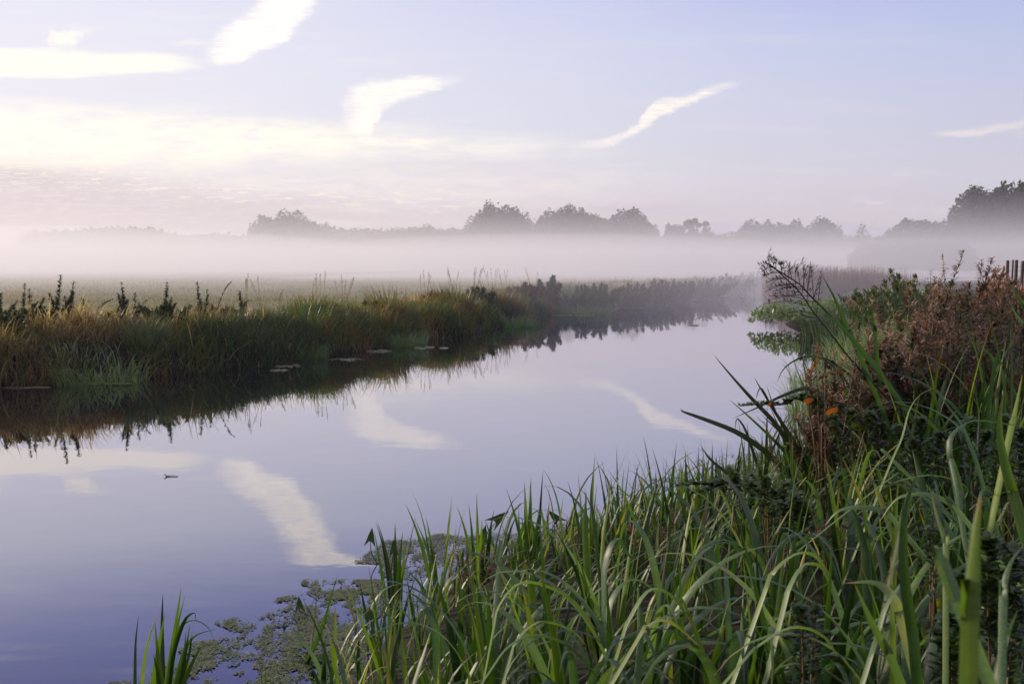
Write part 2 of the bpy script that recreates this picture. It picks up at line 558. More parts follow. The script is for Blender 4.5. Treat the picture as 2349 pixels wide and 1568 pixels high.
# ------------------------------------------------------------------ materials
def leaf_mat(name, stops, tip=None, rough=.45, trans=.35, spec=.5, vein=True, noise_amt=.35, sheen=0.0, dew=0.0):
    m = bpy.data.materials.new(name)
    m.use_nodes = True
    T = NT(m.node_tree)
    av = T.n('ShaderNodeAttribute', attribute_name='var')
    att = T.n('ShaderNodeAttribute', attribute_name='t')
    tc = T.n('ShaderNodeTexCoord')
    nz = T.noise(tc.outputs['Object'], 9, 3, .6)
    f = T.m('MULTIPLY_ADD', T.m('SUBTRACT', nz, .5), noise_amt, av.outputs['Fac'], clamp=True)
    c = T.ramp(f, stops)
    if vein:
        ac = T.n('ShaderNodeAttribute', attribute_name='c')
        vs = T.m('SINE', T.m('MULTIPLY', ac.outputs['Fac'], 75))
        rib = T.ss(T.m('ABSOLUTE', T.m('SUBTRACT', ac.outputs['Fac'], .5)), 0, .10, .30, 0)
        c = T.mix(T.m('ADD', T.m('MULTIPLY_ADD', vs, .10, .10), rib), c, T.mix(1.0, c, (2.0, 1.9, 1.6), 'MULTIPLY'))
        blot = T.ss(T.noise(tc.outputs['Object'], 30, 4, .7), .52, .70, 0, .5)
        c = T.mix(blot, c, T.mix(1.0, c, (1.5, 1.15, .75), 'MULTIPLY'))
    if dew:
        ws = T.ss(T.noise(tc.outputs['Object'], 420, 2, .6), .45, .72, 0, dew)  # pale dew specks, also painting in sky highlights on the leaves
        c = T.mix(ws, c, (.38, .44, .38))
    if tip:
        fac = T.m('MULTIPLY', T.ss(att.outputs['Fac'], tip[1], 1.0), T.ss(av.outputs['Fac'], tip[2], tip[2] + .15) if tip[2] is not None else 1.0)
        c = T.mix(fac, c, tip[0])
    p = T.n('ShaderNodeBsdfPrincipled')
    T.link(c, p.inputs['Base Color'])
    p.inputs['Roughness'].default_value = rough
    p.inputs['Specular IOR Level'].default_value = spec
    if sheen:
        p.inputs['Sheen Weight'].default_value = sheen
        p.inputs['Sheen Roughness'].default_value = .4
    if trans > 0:
        tr = T.n('ShaderNodeBsdfTranslucent')
        T.link(T.mix(1.0, c, (1.5, 1.6, .7), 'MULTIPLY'), tr.inputs['Color'])
        mx = T.n('ShaderNodeMixShader')
        mx.inputs[0].default_value = trans
        T.link(p.outputs[0], mx.inputs[1])
        T.link(tr.outputs[0], mx.inputs[2])
        sh = mx.outputs[0]
    else:
        sh = p.outputs[0]
    o = T.n('ShaderNodeOutputMaterial')
    T.link(sh, o.inputs['Surface'])
    return m


M = {}
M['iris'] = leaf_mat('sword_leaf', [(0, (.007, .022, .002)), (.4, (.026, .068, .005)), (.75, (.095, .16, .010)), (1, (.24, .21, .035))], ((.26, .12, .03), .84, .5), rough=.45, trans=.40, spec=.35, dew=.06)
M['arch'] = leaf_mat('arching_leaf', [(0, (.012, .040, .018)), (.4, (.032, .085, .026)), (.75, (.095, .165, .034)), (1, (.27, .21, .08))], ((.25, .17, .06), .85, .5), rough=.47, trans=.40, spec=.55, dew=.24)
M['dark_blade'] = leaf_mat('dry_reed_leaf', [(0, (.012, .022, .008)), (.6, (.022, .03, .010)), (1, (.06, .028, .010))], ((.07, .03, .012), .7, .2), rough=.4, trans=.2, spec=.5)
M['grass_l'] = leaf_mat('bank_grass_leaf', [(0, (.042, .072, .046)), (.3, (.070, .105, .050)), (.5, (.112, .125, .055)), (.7, (.145, .105, .055)), (.88, (.19, .105, .070)), (1, (.42, .33, .24))], ((.38, .30, .20), .8, .4), rough=.42, trans=.40, spec=.5, noise_amt=.25)
M['fresh'] = leaf_mat('fresh_grass_leaf', [(0, (.06, .12, .07)), (.6, (.12, .19, .08)), (1, (.20, .26, .10))], None, rough=.4, trans=.4, spec=.8)
M['rush'] = leaf_mat('rush_stem', [(0, (.02, .05, .016)), (1, (.05, .085, .028))], ((.10, .06, .025), .75, None), rough=.45, trans=.25)
M['field'] = leaf_mat('meadow_leaf', [(0, (.10, .115, .05)), (.5, (.20, .185, .095)), (1, (.30, .24, .15))], None, rough=.7, trans=.3, spec=.3)
M['nettle'] = leaf_mat('nettle_leaf', [(0, (.010, .020, .006)), (.6, (.028, .048, .012)), (1, (.07, .07, .02))], None, rough=.5, trans=.3, spec=.4)
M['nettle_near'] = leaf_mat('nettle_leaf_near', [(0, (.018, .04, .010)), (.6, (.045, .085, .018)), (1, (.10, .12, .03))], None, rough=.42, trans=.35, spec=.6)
M['brown'] = leaf_mat('withered_leaf', [(0, (.012, .028, .006)), (.35, (.034, .038, .012)), (.55, (.095, .042, .022)), (.8, (.18, .080, .048)), (1, (.44, .30, .25))], None, rough=.5, trans=.3, spec=.4)
M['dry'] = leaf_mat('dry_grass_stalk', [(0, (.12, .07, .035)), (1, (.26, .17, .10))], None, rough=.6, trans=.15)
M['stem'] = leaf_mat('plant_stalk', [(0, (.035, .030, .012)), (1, (.13, .06, .025))], None, rough=.55, trans=0)
M['reed'] = leaf_mat('purple_reed', [(0, (.045, .008, .018)), (.6, (.10, .020, .034)), (1, (.17, .05, .055))], None, rough=.6, trans=.2)
M['tree'] = leaf_mat('tree_foliage', [(0, (.018, .022, .014)), (.6, (.035, .042, .022)), (1, (.06, .06, .03))], None, rough=.6, trans=.25, spec=.3)
M['bark'] = leaf_mat('tree_bark', [(0, (.03, .025, .02)), (1, (.06, .05, .04))], None, rough=.9, trans=0, spec=.2)
M['weed'] = leaf_mat('duckweed_leaf', [(0, (.025, .045, .010)), (.5, (.06, .085, .022)), (1, (.15, .16, .07))], None, rough=.45, trans=0, spec=.35)
M['mat'] = leaf_mat('pale_duckweed', [(0, (.10, .11, .045)), (.5, (.19, .19, .10)), (1, (.30, .30, .20))], None, rough=.35, trans=0, spec=.6)
M['arrow'] = leaf_mat('arrowhead_leaf', [(0, (.016, .032, .010)), (1, (.03, .06, .016))], None, rough=.4, trans=.25, spec=.6)
M['orange'] = leaf_mat('orange_leaf', [(0, (.20, .045, .008)), (1, (.30, .10, .018))], None, rough=.5, trans=.25, noise_amt=.9)
M['web'] = leaf_mat('spider_silk', [(0, (.8, .8, .82)), (1, (.9, .9, .9))], None, rough=.5, trans=0)


def ground_mat():
    m = bpy.data.materials.new('meadow_ground')
    m.use_nodes = True
    T = NT(m.node_tree)
    g = T.n('ShaderNodeNewGeometry')
    s = T.n('ShaderNodeSeparateXYZ')
    T.link(g.outputs['Position'], s.inputs[0])
    n1 = T.noise(g.outputs['Position'], .35, 5, .6)
    n2 = T.noise(g.outputs['Position'], 3.0, 5, .65)
    f = T.m('ADD', T.m('MULTIPLY', n1, .6), T.m('MULTIPLY', n2, .4))
    meadow = T.ramp(f, [(.3, (.12, .13, .06)), (.5, (.19, .175, .09)), (.7, (.26, .22, .13))])
    soil = T.ramp(n2, [(.3, (.005, .006, .003)), (.7, (.018, .016, .008))])  # near black: shade between the plants is put into the colour
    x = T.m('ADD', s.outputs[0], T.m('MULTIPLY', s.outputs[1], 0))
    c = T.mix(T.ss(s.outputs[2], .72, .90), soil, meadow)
    # right bank keeps this shade-dark soil under its plants
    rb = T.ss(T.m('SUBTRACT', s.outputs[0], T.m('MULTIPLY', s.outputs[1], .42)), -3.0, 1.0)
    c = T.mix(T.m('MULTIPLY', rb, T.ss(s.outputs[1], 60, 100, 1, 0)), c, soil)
    p = T.n('ShaderNodeBsdfPrincipled')
    T.link(c, p.inputs['Base Color'])
    p.inputs['Roughness'].default_value = .9
    p.inputs['Specular IOR Level'].default_value = .2
    b = T.n('ShaderNodeBump')
    b.inputs['Strength'].default_value = .6
    b.inputs['Distance'].default_value = .05
    T.link(n2, b.inputs['Height'])
    T.link(b.outputs[0], p.inputs['Normal'])
    o = T.n('ShaderNodeOutputMaterial')
    T.link(p.outputs[0], o.inputs['Surface'])
    return m


def water_mat():
    m = bpy.data.materials.new('still_river_water')
    m.use_nodes = True
    T = NT(m.node_tree)
    g = T.n('ShaderNodeNewGeometry')
    n = T.noise(g.outputs['Position'], 1.2, 3, .5, ((1, 1.6, 1), (0, 0, .3)))
    n3 = T.noise(g.outputs['Position'], 9, 3, .55)
    b = T.n('ShaderNodeBump')
    b.inputs['Strength'].default_value = 1.0
    b.inputs['Distance'].default_value = 0.0010
    T.link(T.m('ADD', n, T.m('MULTIPLY', n3, .06)), b.inputs['Height'])
    df = T.n('ShaderNodeBsdfDiffuse')
    df.inputs['Color'].default_value = (.007, .007, .014, 1)
    gl = T.n('ShaderNodeBsdfGlossy')
    gl.inputs['Roughness'].default_value = .012
    gl.inputs['Color'].default_value = (.93, .93, 1.0, 1)
    T.link(b.outputs[0], gl.inputs['Normal'])
    lw = T.n('ShaderNodeLayerWeight')
    lw.inputs['Blend'].default_value = .5
    T.link(b.outputs[0], lw.inputs['Normal'])
    fr = T.m('MULTIPLY_ADD', T.m('POWER', lw.outputs['Facing'], 2.9), .87, .12)
    mx = T.n('ShaderNodeMixShader')
    T.link(fr, mx.inputs[0])
    T.link(df.outputs[0], mx.inputs[1])
    T.link(gl.outputs[0], mx.inputs[2])
    o = T.n('ShaderNodeOutputMaterial')
    T.link(mx.outputs[0], o.inputs['Surface'])
    return m


def vol_mat(name, color, density, aniso):
    m = bpy.data.materials.new(name)
    m.use_nodes = True
    T = NT(m.node_tree)
    p = T.n('ShaderNodeVolumePrincipled')
    p.inputs['Color'].default_value = (*color, 1)
    p.inputs['Density'].default_value = density
    p.inputs['Anisotropy'].default_value = aniso
    o = T.n('ShaderNodeOutputMaterial')
    T.link(p.outputs[0], o.inputs['Volume'])
    return m


# ------------------------------------------------------------------ ground, water, air
def axis(lo, flo, fhi, hi, step, grow=1.18):
    a = list(np.arange(flo, fhi + step * .5, step))
    s, v = step, a[-1]
    while v < hi:
        s *= grow
        v += s
        a.append(min(v, hi))
    s, v = step, a[0]
    while v > lo:
        s *= grow
        v -= s
        a.insert(0, max(v, lo))
    return np.array(sorted(set(a)))


def build_ground():
    xs = axis(-640, -26, 34, 640, .22)
    ys = axis(-300, -4, 70, 640, .22)
    gx, gy = np.meshgrid(xs, ys)
    P = np.stack([gx.ravel(), gy.ravel()], 1)
    z = height(P)
    V = np.column_stack([P, z])
    nx, ny = len(xs), len(ys)
    i = np.arange(ny - 1)[:, None] * nx
    j = np.arange(nx - 1)[None]
    q = np.stack([i + j, i + j + 1, i + nx + j + 1, i + nx + j], -1).reshape(-1, 4)
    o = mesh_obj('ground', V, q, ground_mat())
    tag(o, kind='structure')


build_ground()
W_ = 640
wo = mesh_obj('river_water', [(-W_, -300, 0), (W_, -300, 0), (W_, 640, 0), (-W_, 640, 0)], [(0, 1, 2, 3)], water_mat(), smooth=False)
tag(wo, kind='structure')


def box_obj(name, x0, x1, y0, y1, z0, z1, mat):
    V = [(x, y, z) for z in (z0, z1) for y in (y0, y1) for x in (x0, x1)]
    q = [(0, 2, 3, 1), (4, 5, 7, 6), (0, 1, 5, 4), (2, 6, 7, 3), (0, 4, 6, 2), (1, 3, 7, 5)]
    return tag(mesh_obj(name, V, q, mat, smooth=False), kind='stuff')


HAZE = box_obj('haze', -660, 660, -320, 660, -2.0, 46, vol_mat('thin_dawn_haze', (.82, .82, 1.0), .0004, .3))
MIST = box_obj('mist', -630, 630, 35, 630, -1.6, 5.2, vol_mat('low_ground_mist', (.88, .89, .96), .017, .25))



def mist_bank(cx, cy, rx, ry, z0, h, dens, label):
    nu, nv = 24, 14
    V, q = [], []
    for i in range(nv + 1):
        a = -PI / 2 + PI * i / nv
        for j in range(nu):
            b = 2 * PI * j / nu
            V.append((cx + rx * math.cos(a) * math.cos(b), cy + ry * math.cos(a) * math.sin(b), z0 + h * math.sin(a)))
    for i in range(nv):
        for j in range(nu):
            q.append((i * nu + j, i * nu + (j + 1) % nu, (i + 1) * nu + (j + 1) % nu, (i + 1) * nu + j))
    tag(mesh_obj('mist', V, q, vol_mat('drifting_mist', (.90, .89, 1.0), dens, .25)), label, kind='stuff')


mist_bank(20, 96, 46, 34, .4, 1.45, .030, 'thicker mist lying over the river bend')
mist_bank(-95, 190, 85, 70, 1.0, 8.5, .008, 'mist bank swelling over the left of the meadow')
mist_bank(10, 215, 70, 30, 1.0, 8.0, .012, 'mist bank at the foot of the central trees')

# ------------------------------------------------------------------ left bank
def sample_bank(L, n, s0, s1, o0, o1, side):
    """random points along a bank polyline between arc positions, offset inland by o0..o1"""
    d = np.hypot(*np.diff(L, axis=0).T)
    cum = np.concatenate([[0], np.cumsum(d)])
    s = U(s0, s1, n)
    k = np.clip(np.searchsorted(cum, s) - 1, 0, len(d) - 1)
    t = (s - cum[k]) / d[k]
    p = L[k] + (L[k + 1] - L[k]) * t[:, None]
    tg = (L[k + 1] - L[k]) / d[k][:, None]
    nr = np.column_stack([-tg[:, 1], tg[:, 0]]) * side
    off = U(o0, o1, n)
    return p + nr * off[:, None], s, off


def arc_of(L, i):
    return np.concatenate([[0], np.cumsum(np.hypot(*np.diff(L, axis=0).T))])[i]


def zed(P2):
    return np.column_stack([P2, height(P2)])


def left_bank_grass():
    S = Soup()
    a0, a1, a2, a3 = arc_of(LEFT, 3) + 3, arc_of(LEFT, 9), arc_of(LEFT, 11), arc_of(LEFT, 15)
    for n, s0, s1, o0, o1, w, lm, sg in ((30000, a0, a1, -.18, 2.6, .019, 1.15, 5), (17000, a1, a2, -.15, 3.4, .027, 1.0, 4), (20000, a2, a3, -.2, 5.0, .04, 1.1, 3)):
        P, s, off = sample_bank(LEFT, n, s0, s1, o0, o1, 1)
        patch = fbm(P[:, 0] * .55, P[:, 1] * .55, 21, 3)
        patch2 = fbm(P[:, 0] * .9, P[:, 1] * .9, 31, 3)
        inland = np.clip(off / 1.6, 0, 1)
        cell = vnoise(P[:, 0] * 1.7, P[:, 1] * 1.7, 25)
        var = np.clip(.10 + 2.0 * (patch - .42) + .5 * (cell - .5) + U(-.16, .16, len(P)) + inland * .14, 0, 1)
        var = np.where(U(0, 1, len(P)) < .10, U(.6, 1, len(P)), var)
        L = (.14 + .62 * np.clip(patch2 * 1.5 - .3, 0, 1) + .25 * (cell > .62) * U(0, 1, len(P))) * lm * U(.55, 1.25, len(P)) * np.where(off > 1.9, .6, 1)
        keep = U(0, 1, len(P)) < np.clip(2.4 * patch2 - .25, .08, 1)
        B = zed(P)
        B[:, 2] -= .02
        # lean mostly out over the water with wind-blown scatter
        out = math.radians(-45) + U(-1.4, 1.4, len(P))
        blades(S, B[keep], L[keep], (w * U(.7, 1.5, len(P)))[keep], out[keep], U(0, .5, len(P))[keep], U(.3, 2.4, len(P))[keep], var[keep], segs=sg, turn=U(-.6, .6, keep.sum()))
    tag(S.obj('bank_grass', M['grass_l']), 'long tangled green and russet grass on the far bank', 'grass', kind='stuff')


left_bank_grass()


def meadow():
    S = Soup()
    n = 60000
    # distance falls off so that blades per picture area stay even
    d = 19 + 75 * U(0, 1, n) ** 1.7
    x = U(-.62, .30, n) * d
    P = np.column_stack([x, d])
    dist, left = land(P)
    k = (dist > 1.6) & left
    P, d = P[k], d[k]
    cl = fbm(P[:, 0] * 1.3, P[:, 1] * 1.3, 41, 3)
    k = U(0, 1, len(P)) < np.clip((cl - .30) * 4, 0.05, 1)
    P, d, cl = P[k], d[k], cl[k]
    tall = fbm(P[:, 0] * .22, P[:, 1] * .22, 51, 2)
    L = (.05 + .16 * np.clip(cl * 1.8 - .5, 0, 1) * (0.4 + tall)) * U(.6, 1.4, len(P))
    var = np.clip(tall * 1.2 - .15 + U(-.2, .2, len(P)), 0, 1)
    blades(S, zed(P), L, .010 * d / 18, U(0, 2 * PI, len(P)), U(0, .5, len(P)), U(.3, 1.5, len(P)), var, segs=2)
    tag(S.obj('meadow_grass', M['field']), 'short dewy straw coloured grass over the misty meadow', 'grass', kind='stuff')


meadow()


# ------------------------------------------------------------------ plants as single things
def cp(c, x, y):
    """points measured on enlarged crops of the view: crop origin and scale"""
    ox, oy, k = {3: (2700, 700, .5943), 4: (2596, 1400, .6386), 5: (1300, 1734, .6386), 6: (2596, 1734, .6386), 7: (0, 1734, .6386), 0: (0, 0, 1.7437)}[c]
    return (ox + x * k) / 1.7437, (oy + y * k) / 1.7437


def smooth_line(pts, n=14):
    pts = np.asarray(pts, float)
    m = len(pts)
    P = np.vstack([2 * pts[0] - pts[1], pts, 2 * pts[-1] - pts[-2]])
    out = []
    for t in np.linspace(0, m - 1, n):
        i = min(int(t), m - 2)
        f = t - i
        a, b, c, d = P[i], P[i + 1], P[i + 2], P[i + 3]
        out.append(.5 * ((2 * b) + (c - a) * f + (2 * a - 5 * b + 4 * c - d) * f * f + (3 * b - a - 3 * c + d) * f ** 3))
    return np.array(out)


def ribbon(S, pts, W, var, fold=.35, twist=0.0, base_narrow=.75, face=.55):
    """a leaf following a root-to-tip line, V folded and tapering"""
    pts = np.asarray(pts, float)
    n = len(pts)
    t = np.linspace(0, 1, n)
    d = np.gradient(pts, axis=0)
    d /= np.linalg.norm(d, axis=1, keepdims=True) + 1e-9
    # flat side towards the sky where it arches, otherwise across the stem plane
    run = pts[-1] - pts[0]
    h = np.array([-run[1], run[0], 0.0])
    if np.linalg.norm(h) < .05:
        h = np.array([1.0, .2, 0])
    h /= np.linalg.norm(h)
    ang = twist * (t - .3) + face
    side = h[None] - (h[None] * d).sum(1, keepdims=True) * d
    side /= np.linalg.norm(side, axis=1, keepdims=True) + 1e-9
    nor = np.cross(side, d)
    side, nor = side * np.cos(ang)[:, None] + nor * np.sin(ang)[:, None], nor * np.cos(ang)[:, None] - side * np.sin(ang)[:, None]
    w = (base_narrow + (1 - base_narrow) * np.sin(PI * np.clip(t * 1.2, 0, 1))) * np.clip(1 - t ** 2.2, 0, 1) ** .8 + .015
    w = (w * W * .62)[:, None]
    P = np.stack([pts - side * w, pts - nor * w * fold, pts + side * w], 1)
    i = np.arange(n - 1)[:, None] * 3
    j = np.arange(2)[None]
    a = (i + j).ravel()
    S.add(P.reshape(-1, 3), np.stack([a, a + 1, a + 4, a + 3], -1), var, np.repeat(t, 3), np.tile([0, .5, 1], n))


def px_line(c, pts, d0, d1, root=None):
    """root-to-tip 3D line from crop points (tip first) with depth d0 at the tip and d1 at the root; runs on to the ground"""
    pts = pts[::-1]
    k = len(pts)
    L = [at(*cp(c, x, y), d1 + (d0 - d1) * i / max(k - 1, 1)) for i, (x, y) in enumerate(pts)]
    g = L[0].copy()
    dirn = (L[0] - L[1])
    z = max(height([g[:2]])[0], -.02)
    if g[2] - z > .02 and root is not False:
        s = (g[2] - z) / max(-dirn[2] / (np.linalg.norm(dirn) + 1e-9), .5)
        g2 = g + dirn / (np.linalg.norm(dirn) + 1e-9) * s * .9
        g2[2] = z
        L = [g2] + L
    return smooth_line(L, 18)


def one_leaf(name, c, pts, d0, d1, W, var, mat, label, cat='leaf', group=None, twist=0.0, fold=.35, face=.5, root=True):
    L = px_line(c, pts, d0, d1, root)
    S = Soup()
    ribbon(S, L, W, var, fold, twist, face=face)
    o = S.obj(name, mat, origin=L[0])
    return tag(o, label, cat, group)


def leafy_plant(name, loc, stems, label, cat, group=None, leaf=.05, n=60, mat='nettle', stem_mat='stem', stem_r=.004, var=(.1, .7), droop=.9, wr=.42, top=.25, low=.15, leaf_name='foliage', segs=3, grad=0.0):
    """stems: list of root-to-tip polylines in world coordinates"""
    e = empty(name, loc, label, cat, group)
    S, L = Soup(), Soup()
    loc = np.asarray(loc, float)
    for st in stems:
        st = smooth_line(st, 12) - loc
        tube(S, st, stem_r, stem_r * .4, U(0, 1), 4)
        t = U(low, 1, n) ** .8
        i = np.clip((t * 11).astype(int), 0, 10)
        f = (t * 11 - i)[:, None]
        p = st[i] * (1 - f) + st[i + 1] * f
        size = leaf * (1 - (1 - top) * np.clip((t - .35) / .65, 0, 1)) * U(.6, 1.2, n)
        blades(L, p, size, size * wr, U(0, 2 * PI, n), U(.5, 1.3, n), U(.2, droop, n), np.where((U(0, 1, n) < .24) & (grad > 0), U(0, .36, n), np.clip(U(*var, n) + grad * (t - .5), 0, 1)), segs=segs, prof='lens', fold=.3 if segs > 2 else 0)
    S.obj('stem', M[stem_mat], e)
    L.obj(leaf_name, M[mat], e)
    return e


def stem_pts(base, hgt, az, lean, curve=.2, n=4):
    base = np.asarray(base, float)
    out = []
    for k in range(n):
        t = k / (n - 1)
        r = hgt * (lean * t + curve * t * t)
        out.append(base + np.array([math.cos(az) * r, math.sin(az) * r, hgt * t]))
    return out


def gz(x, y):
    return max(float(height([(x, y)])[0]), 0.0)


# nettle spires standing above the far bank
def far_weeds():
    G = 'dark leafy spires standing above the far bank'
    specs = [  # px tip, py tip, px root, depth, stems, leaf count, label
        (2, 672, -6, 20.5, 3, 260, 'dark leafy bush cut off by the edge of the view on the far bank'),
        (57, 650, 50, 20.6, 1, 150, 'narrow leafy spire beside a twin of its own height on the far bank'),
        (66, 662, 76, 20.6, 1, 170, 'wider based leafy spire just right of its narrow twin'),
        (139, 632, 132, 20.8, 2, 260, 'tallest dark nettle spire with curled tip on the far bank'),
        (170, 646, 152, 20.8, 1, 190, 'nettle spire leaning right out of the foot of the tallest one'),
        (190, 684, 196, 21.0, 1, 130, 'short stubby nettle spire alone between tall spires'),
        (279, 646, 287, 21.4, 2, 170, 'nettle spire with dense head above bare pale stalk'),
        (310, 672, 300, 21.4, 1, 90, 'small nettle spire with two low heads beside dense headed spire'),
        (383, 648, 378, 22.2, 2, 220, 'nettle clump with two thin upright tips and bushy foot'),
        (452, 647, 462, 23.2, 1, 160, 'nettle with one round head leaning left over russet grass'),
        (475, 665, 470, 23.2, 1, 80, 'small nettle sprig right behind the round headed nettle'),
        (550, 668, 552, 25.0, 3, 170, 'low round dark bushy plant on top of the far bank'),
    ]
    for px, py, rx, d, ns, n, lab in specs:
        r = at(rx, 700, d)
        z = gz(r[0], r[1])
        root = np.array([r[0], r[1], z])
        tip = at(px, py, d)
        stems = []
        for k in range(ns + 3):
            j = 0 if k == 0 else U(-.34, .34)
            hh = 1 if k == 0 else U(.25, .8)
            tp = root + (tip - root) * hh + np.array([j, U(-.1, .1) if k else 0, 0])
            stems.append([root + [j * .5, 0, 0], root + (tp - root) * .5 + [U(-.03, .03), 0, 0], tp])
        leafy_plant('nettle_plant', root, stems, lab, 'nettle', G, leaf=.12, n=int(n * .8), wr=.45, top=.45, low=.05, segs=3, stem_r=.008, droop=1.9)
    # long arching dock-like spikes
    for a, b, c_, lab in (((485, 705), (512, 672), (532, 645), 'thin seeding dock spike leaning right over russet grass'),
                          ((205, 712), (235, 700), (262, 685), 'fallen leafy stalk lying low towards the right on the bank')):
        d = 23.0
        pts = [at(*a, d), at(*b, d), at(*c_, d)]
        pts[0][2] = gz(pts[0][0], d)
        leafy_plant('dock_plant', pts[0], [pts], lab, 'dock', None, leaf=.06, n=130, wr=.5, top=.6, low=.1, segs=2, stem_r=.008)


far_weeds()



def tussock(name, px, py, d, n, L, W, var, mat, label, spread=.25, bend=(.3, 1.8), cat='grass tussock', group=None, segs=5, fold=0):
    p = at(px, py, d)
    x, y = p[0], p[1]
    z = max(gz(x, y), 0)
    L = (L[0] * .55, L[1])
    loc = np.array([x, y, z])
    S = Soup()
    a = U(0, 2 * PI, n)
    r = spread * np.sqrt(U(0, 1, n))
    B = np.column_stack([x + np.cos(a) * r, y + np.sin(a) * r])
    B3 = np.column_stack([B, np.maximum(height(B), 0) - .03])
    blades(S, B3, L[0] + (L[1] - L[0]) * U(0, 1, n) ** 1.6, W * U(.6, 1.5, n), a + U(-1.3, 1.3, n), U(.02, .35, n), U(*bend, n), U(*var, n), segs=segs, fold=fold, turn=U(-.5, .5, n))
    o = S.obj(name, M[mat], origin=loc)
    return tag(o, label, cat, group)


TG = 'tussocks along the far bank'
for spec in [
    ('grass_tussock', 232, 850, 18.6, 420, (.35, .75), .016, (.2, .9), 'fresh', 'bright green drooping tussock at the water on the far bank', .85, (.8, 2.6)),
    ('grass_tussock', 700, 800, 23.2, 420, (.3, .6), .015, (0, .6), 'fresh', 'pale blue green tussock at the water below rusty grass', .55),
    ('grass_tussock', 330, 760, 19.9, 240, (.6, 1.0), .022, (.0, .4), 'grass_l', 'upright blue green sword leaves half way up the far bank', .4),
    ('grass_tussock', 470, 700, 22.4, 420, (.35, .75), .015, (.75, 1), 'grass_l', 'rust red dry tussock under the round headed nettle', .5),
    ('grass_tussock', 620, 700, 24.5, 320, (.35, .7), .016, (.7, 1), 'grass_l', 'rust brown dry tussock right of the low dark bush', .55),
    ('grass_tussock', 895, 690, 29.5, 500, (.6, 1.2), .022, (.25, .8), 'grass_l', 'tall green tussock with orange tips, left of two', .6),
    ('grass_tussock', 1040, 680, 33.5, 520, (.6, 1.2), .026, (.3, .85), 'grass_l', 'tall orange topped tussock at the bend of the far bank', .7),
    ('grass_tussock', 1140, 668, 38.0, 480, (.6, 1.15), .028, (.45, .9), 'grass_l', 'russet sedge tussock left of the dark shrubs', .8),
    ('grass_tussock', 930, 770, 27.0, 380, (.3, .6), .018, (0, .7), 'fresh', 'frosted low tussock hanging over the water below tall tussocks', .6),
    ('grass_tussock', 1180, 720, 35.5, 420, (.3, .6), .022, (0, .6), 'fresh', 'grey green dewy mound of grass where the bank juts out', .9),
    ('grass_tussock', 1330, 700, 44.5, 520, (.35, .75), .03, (0, .5), 'fresh', 'pale dewy mound of grass at the water in front of shrubs', 1.5),
]:
    tussock(*spec, group=TG)


def thin_stalks():
    """tall seeding grass stalks along the bank crest"""
    G = 'seeding grass stalks on the far bank crest'
    for k, (px, py, d, nn) in enumerate([(565, 622, 24.5, 3), (590, 630, 25, 2), (640, 655, 25.5, 2), (735, 622, 27, 4), (790, 625, 28, 5), (905, 655, 31, 2), (975, 616, 33, 4), (1045, 612, 36, 4), (1090, 606, 38, 6), (1125, 610, 39, 5), (1160, 616, 41, 4), (95, 690, 21, 1), (1225, 612, 44, 3)]):
        r = at(px, 680, d)
        root = np.array([r[0], r[1], gz(r[0], r[1])])
        S = Soup()
        for j in range(nn):
            tip = at(px + U(-22, 22) * (nn > 1), py + U(0, 18), d)
            b = root + np.array([U(-.15, .15), U(-.1, .1), -.02])
            L = smooth_line([b, b + (tip - b) * .55 + [U(-.03, .03), 0, 0], tip], 9)
            tube(S, L, .006, .0035, U(.2, 1), 3)
            n = 26
            t = U(.72, 1, n)
            i = np.clip((t * 8).astype(int), 0, 7)
            p = L[i] + (L[i + 1] - L[i]) * (t * 8 - i)[:, None] + RNG.normal(size=(n, 3)) * .03 * (1.05 - t)[:, None] * 3
            cards(S, p, .014, U(.3, 1, n))
        tag(S.obj('grass_stalks' if nn > 1 else 'grass_stalk', M['dry'], origin=root),
            ['leaning pair', 'thin bare pair', 'short pair', 'loose spray', 'wide misty spray', 'slim pair', 'feathery spray', 'pale spray', 'thickest tall spray', 'second tall spray', 'fading spray', 'single bent stalk', 'last small spray'][k]
            + ' of seeding grass on the crest, ' + ['above the low dark bush', 'just right of the low bush', 'over rust brown tussock', 'over the meadow edge', 'left of the first tall tussock', 'behind first tall tussock', 'between two tall tussocks', 'behind the orange topped tussock', 'in front of the central trees', 'beside the thickest spray', 'left of the dark shrubs', 'between the leftmost nettles', 'touching the first dark shrub'][k],
            'seeding grass', G)


thin_stalks()


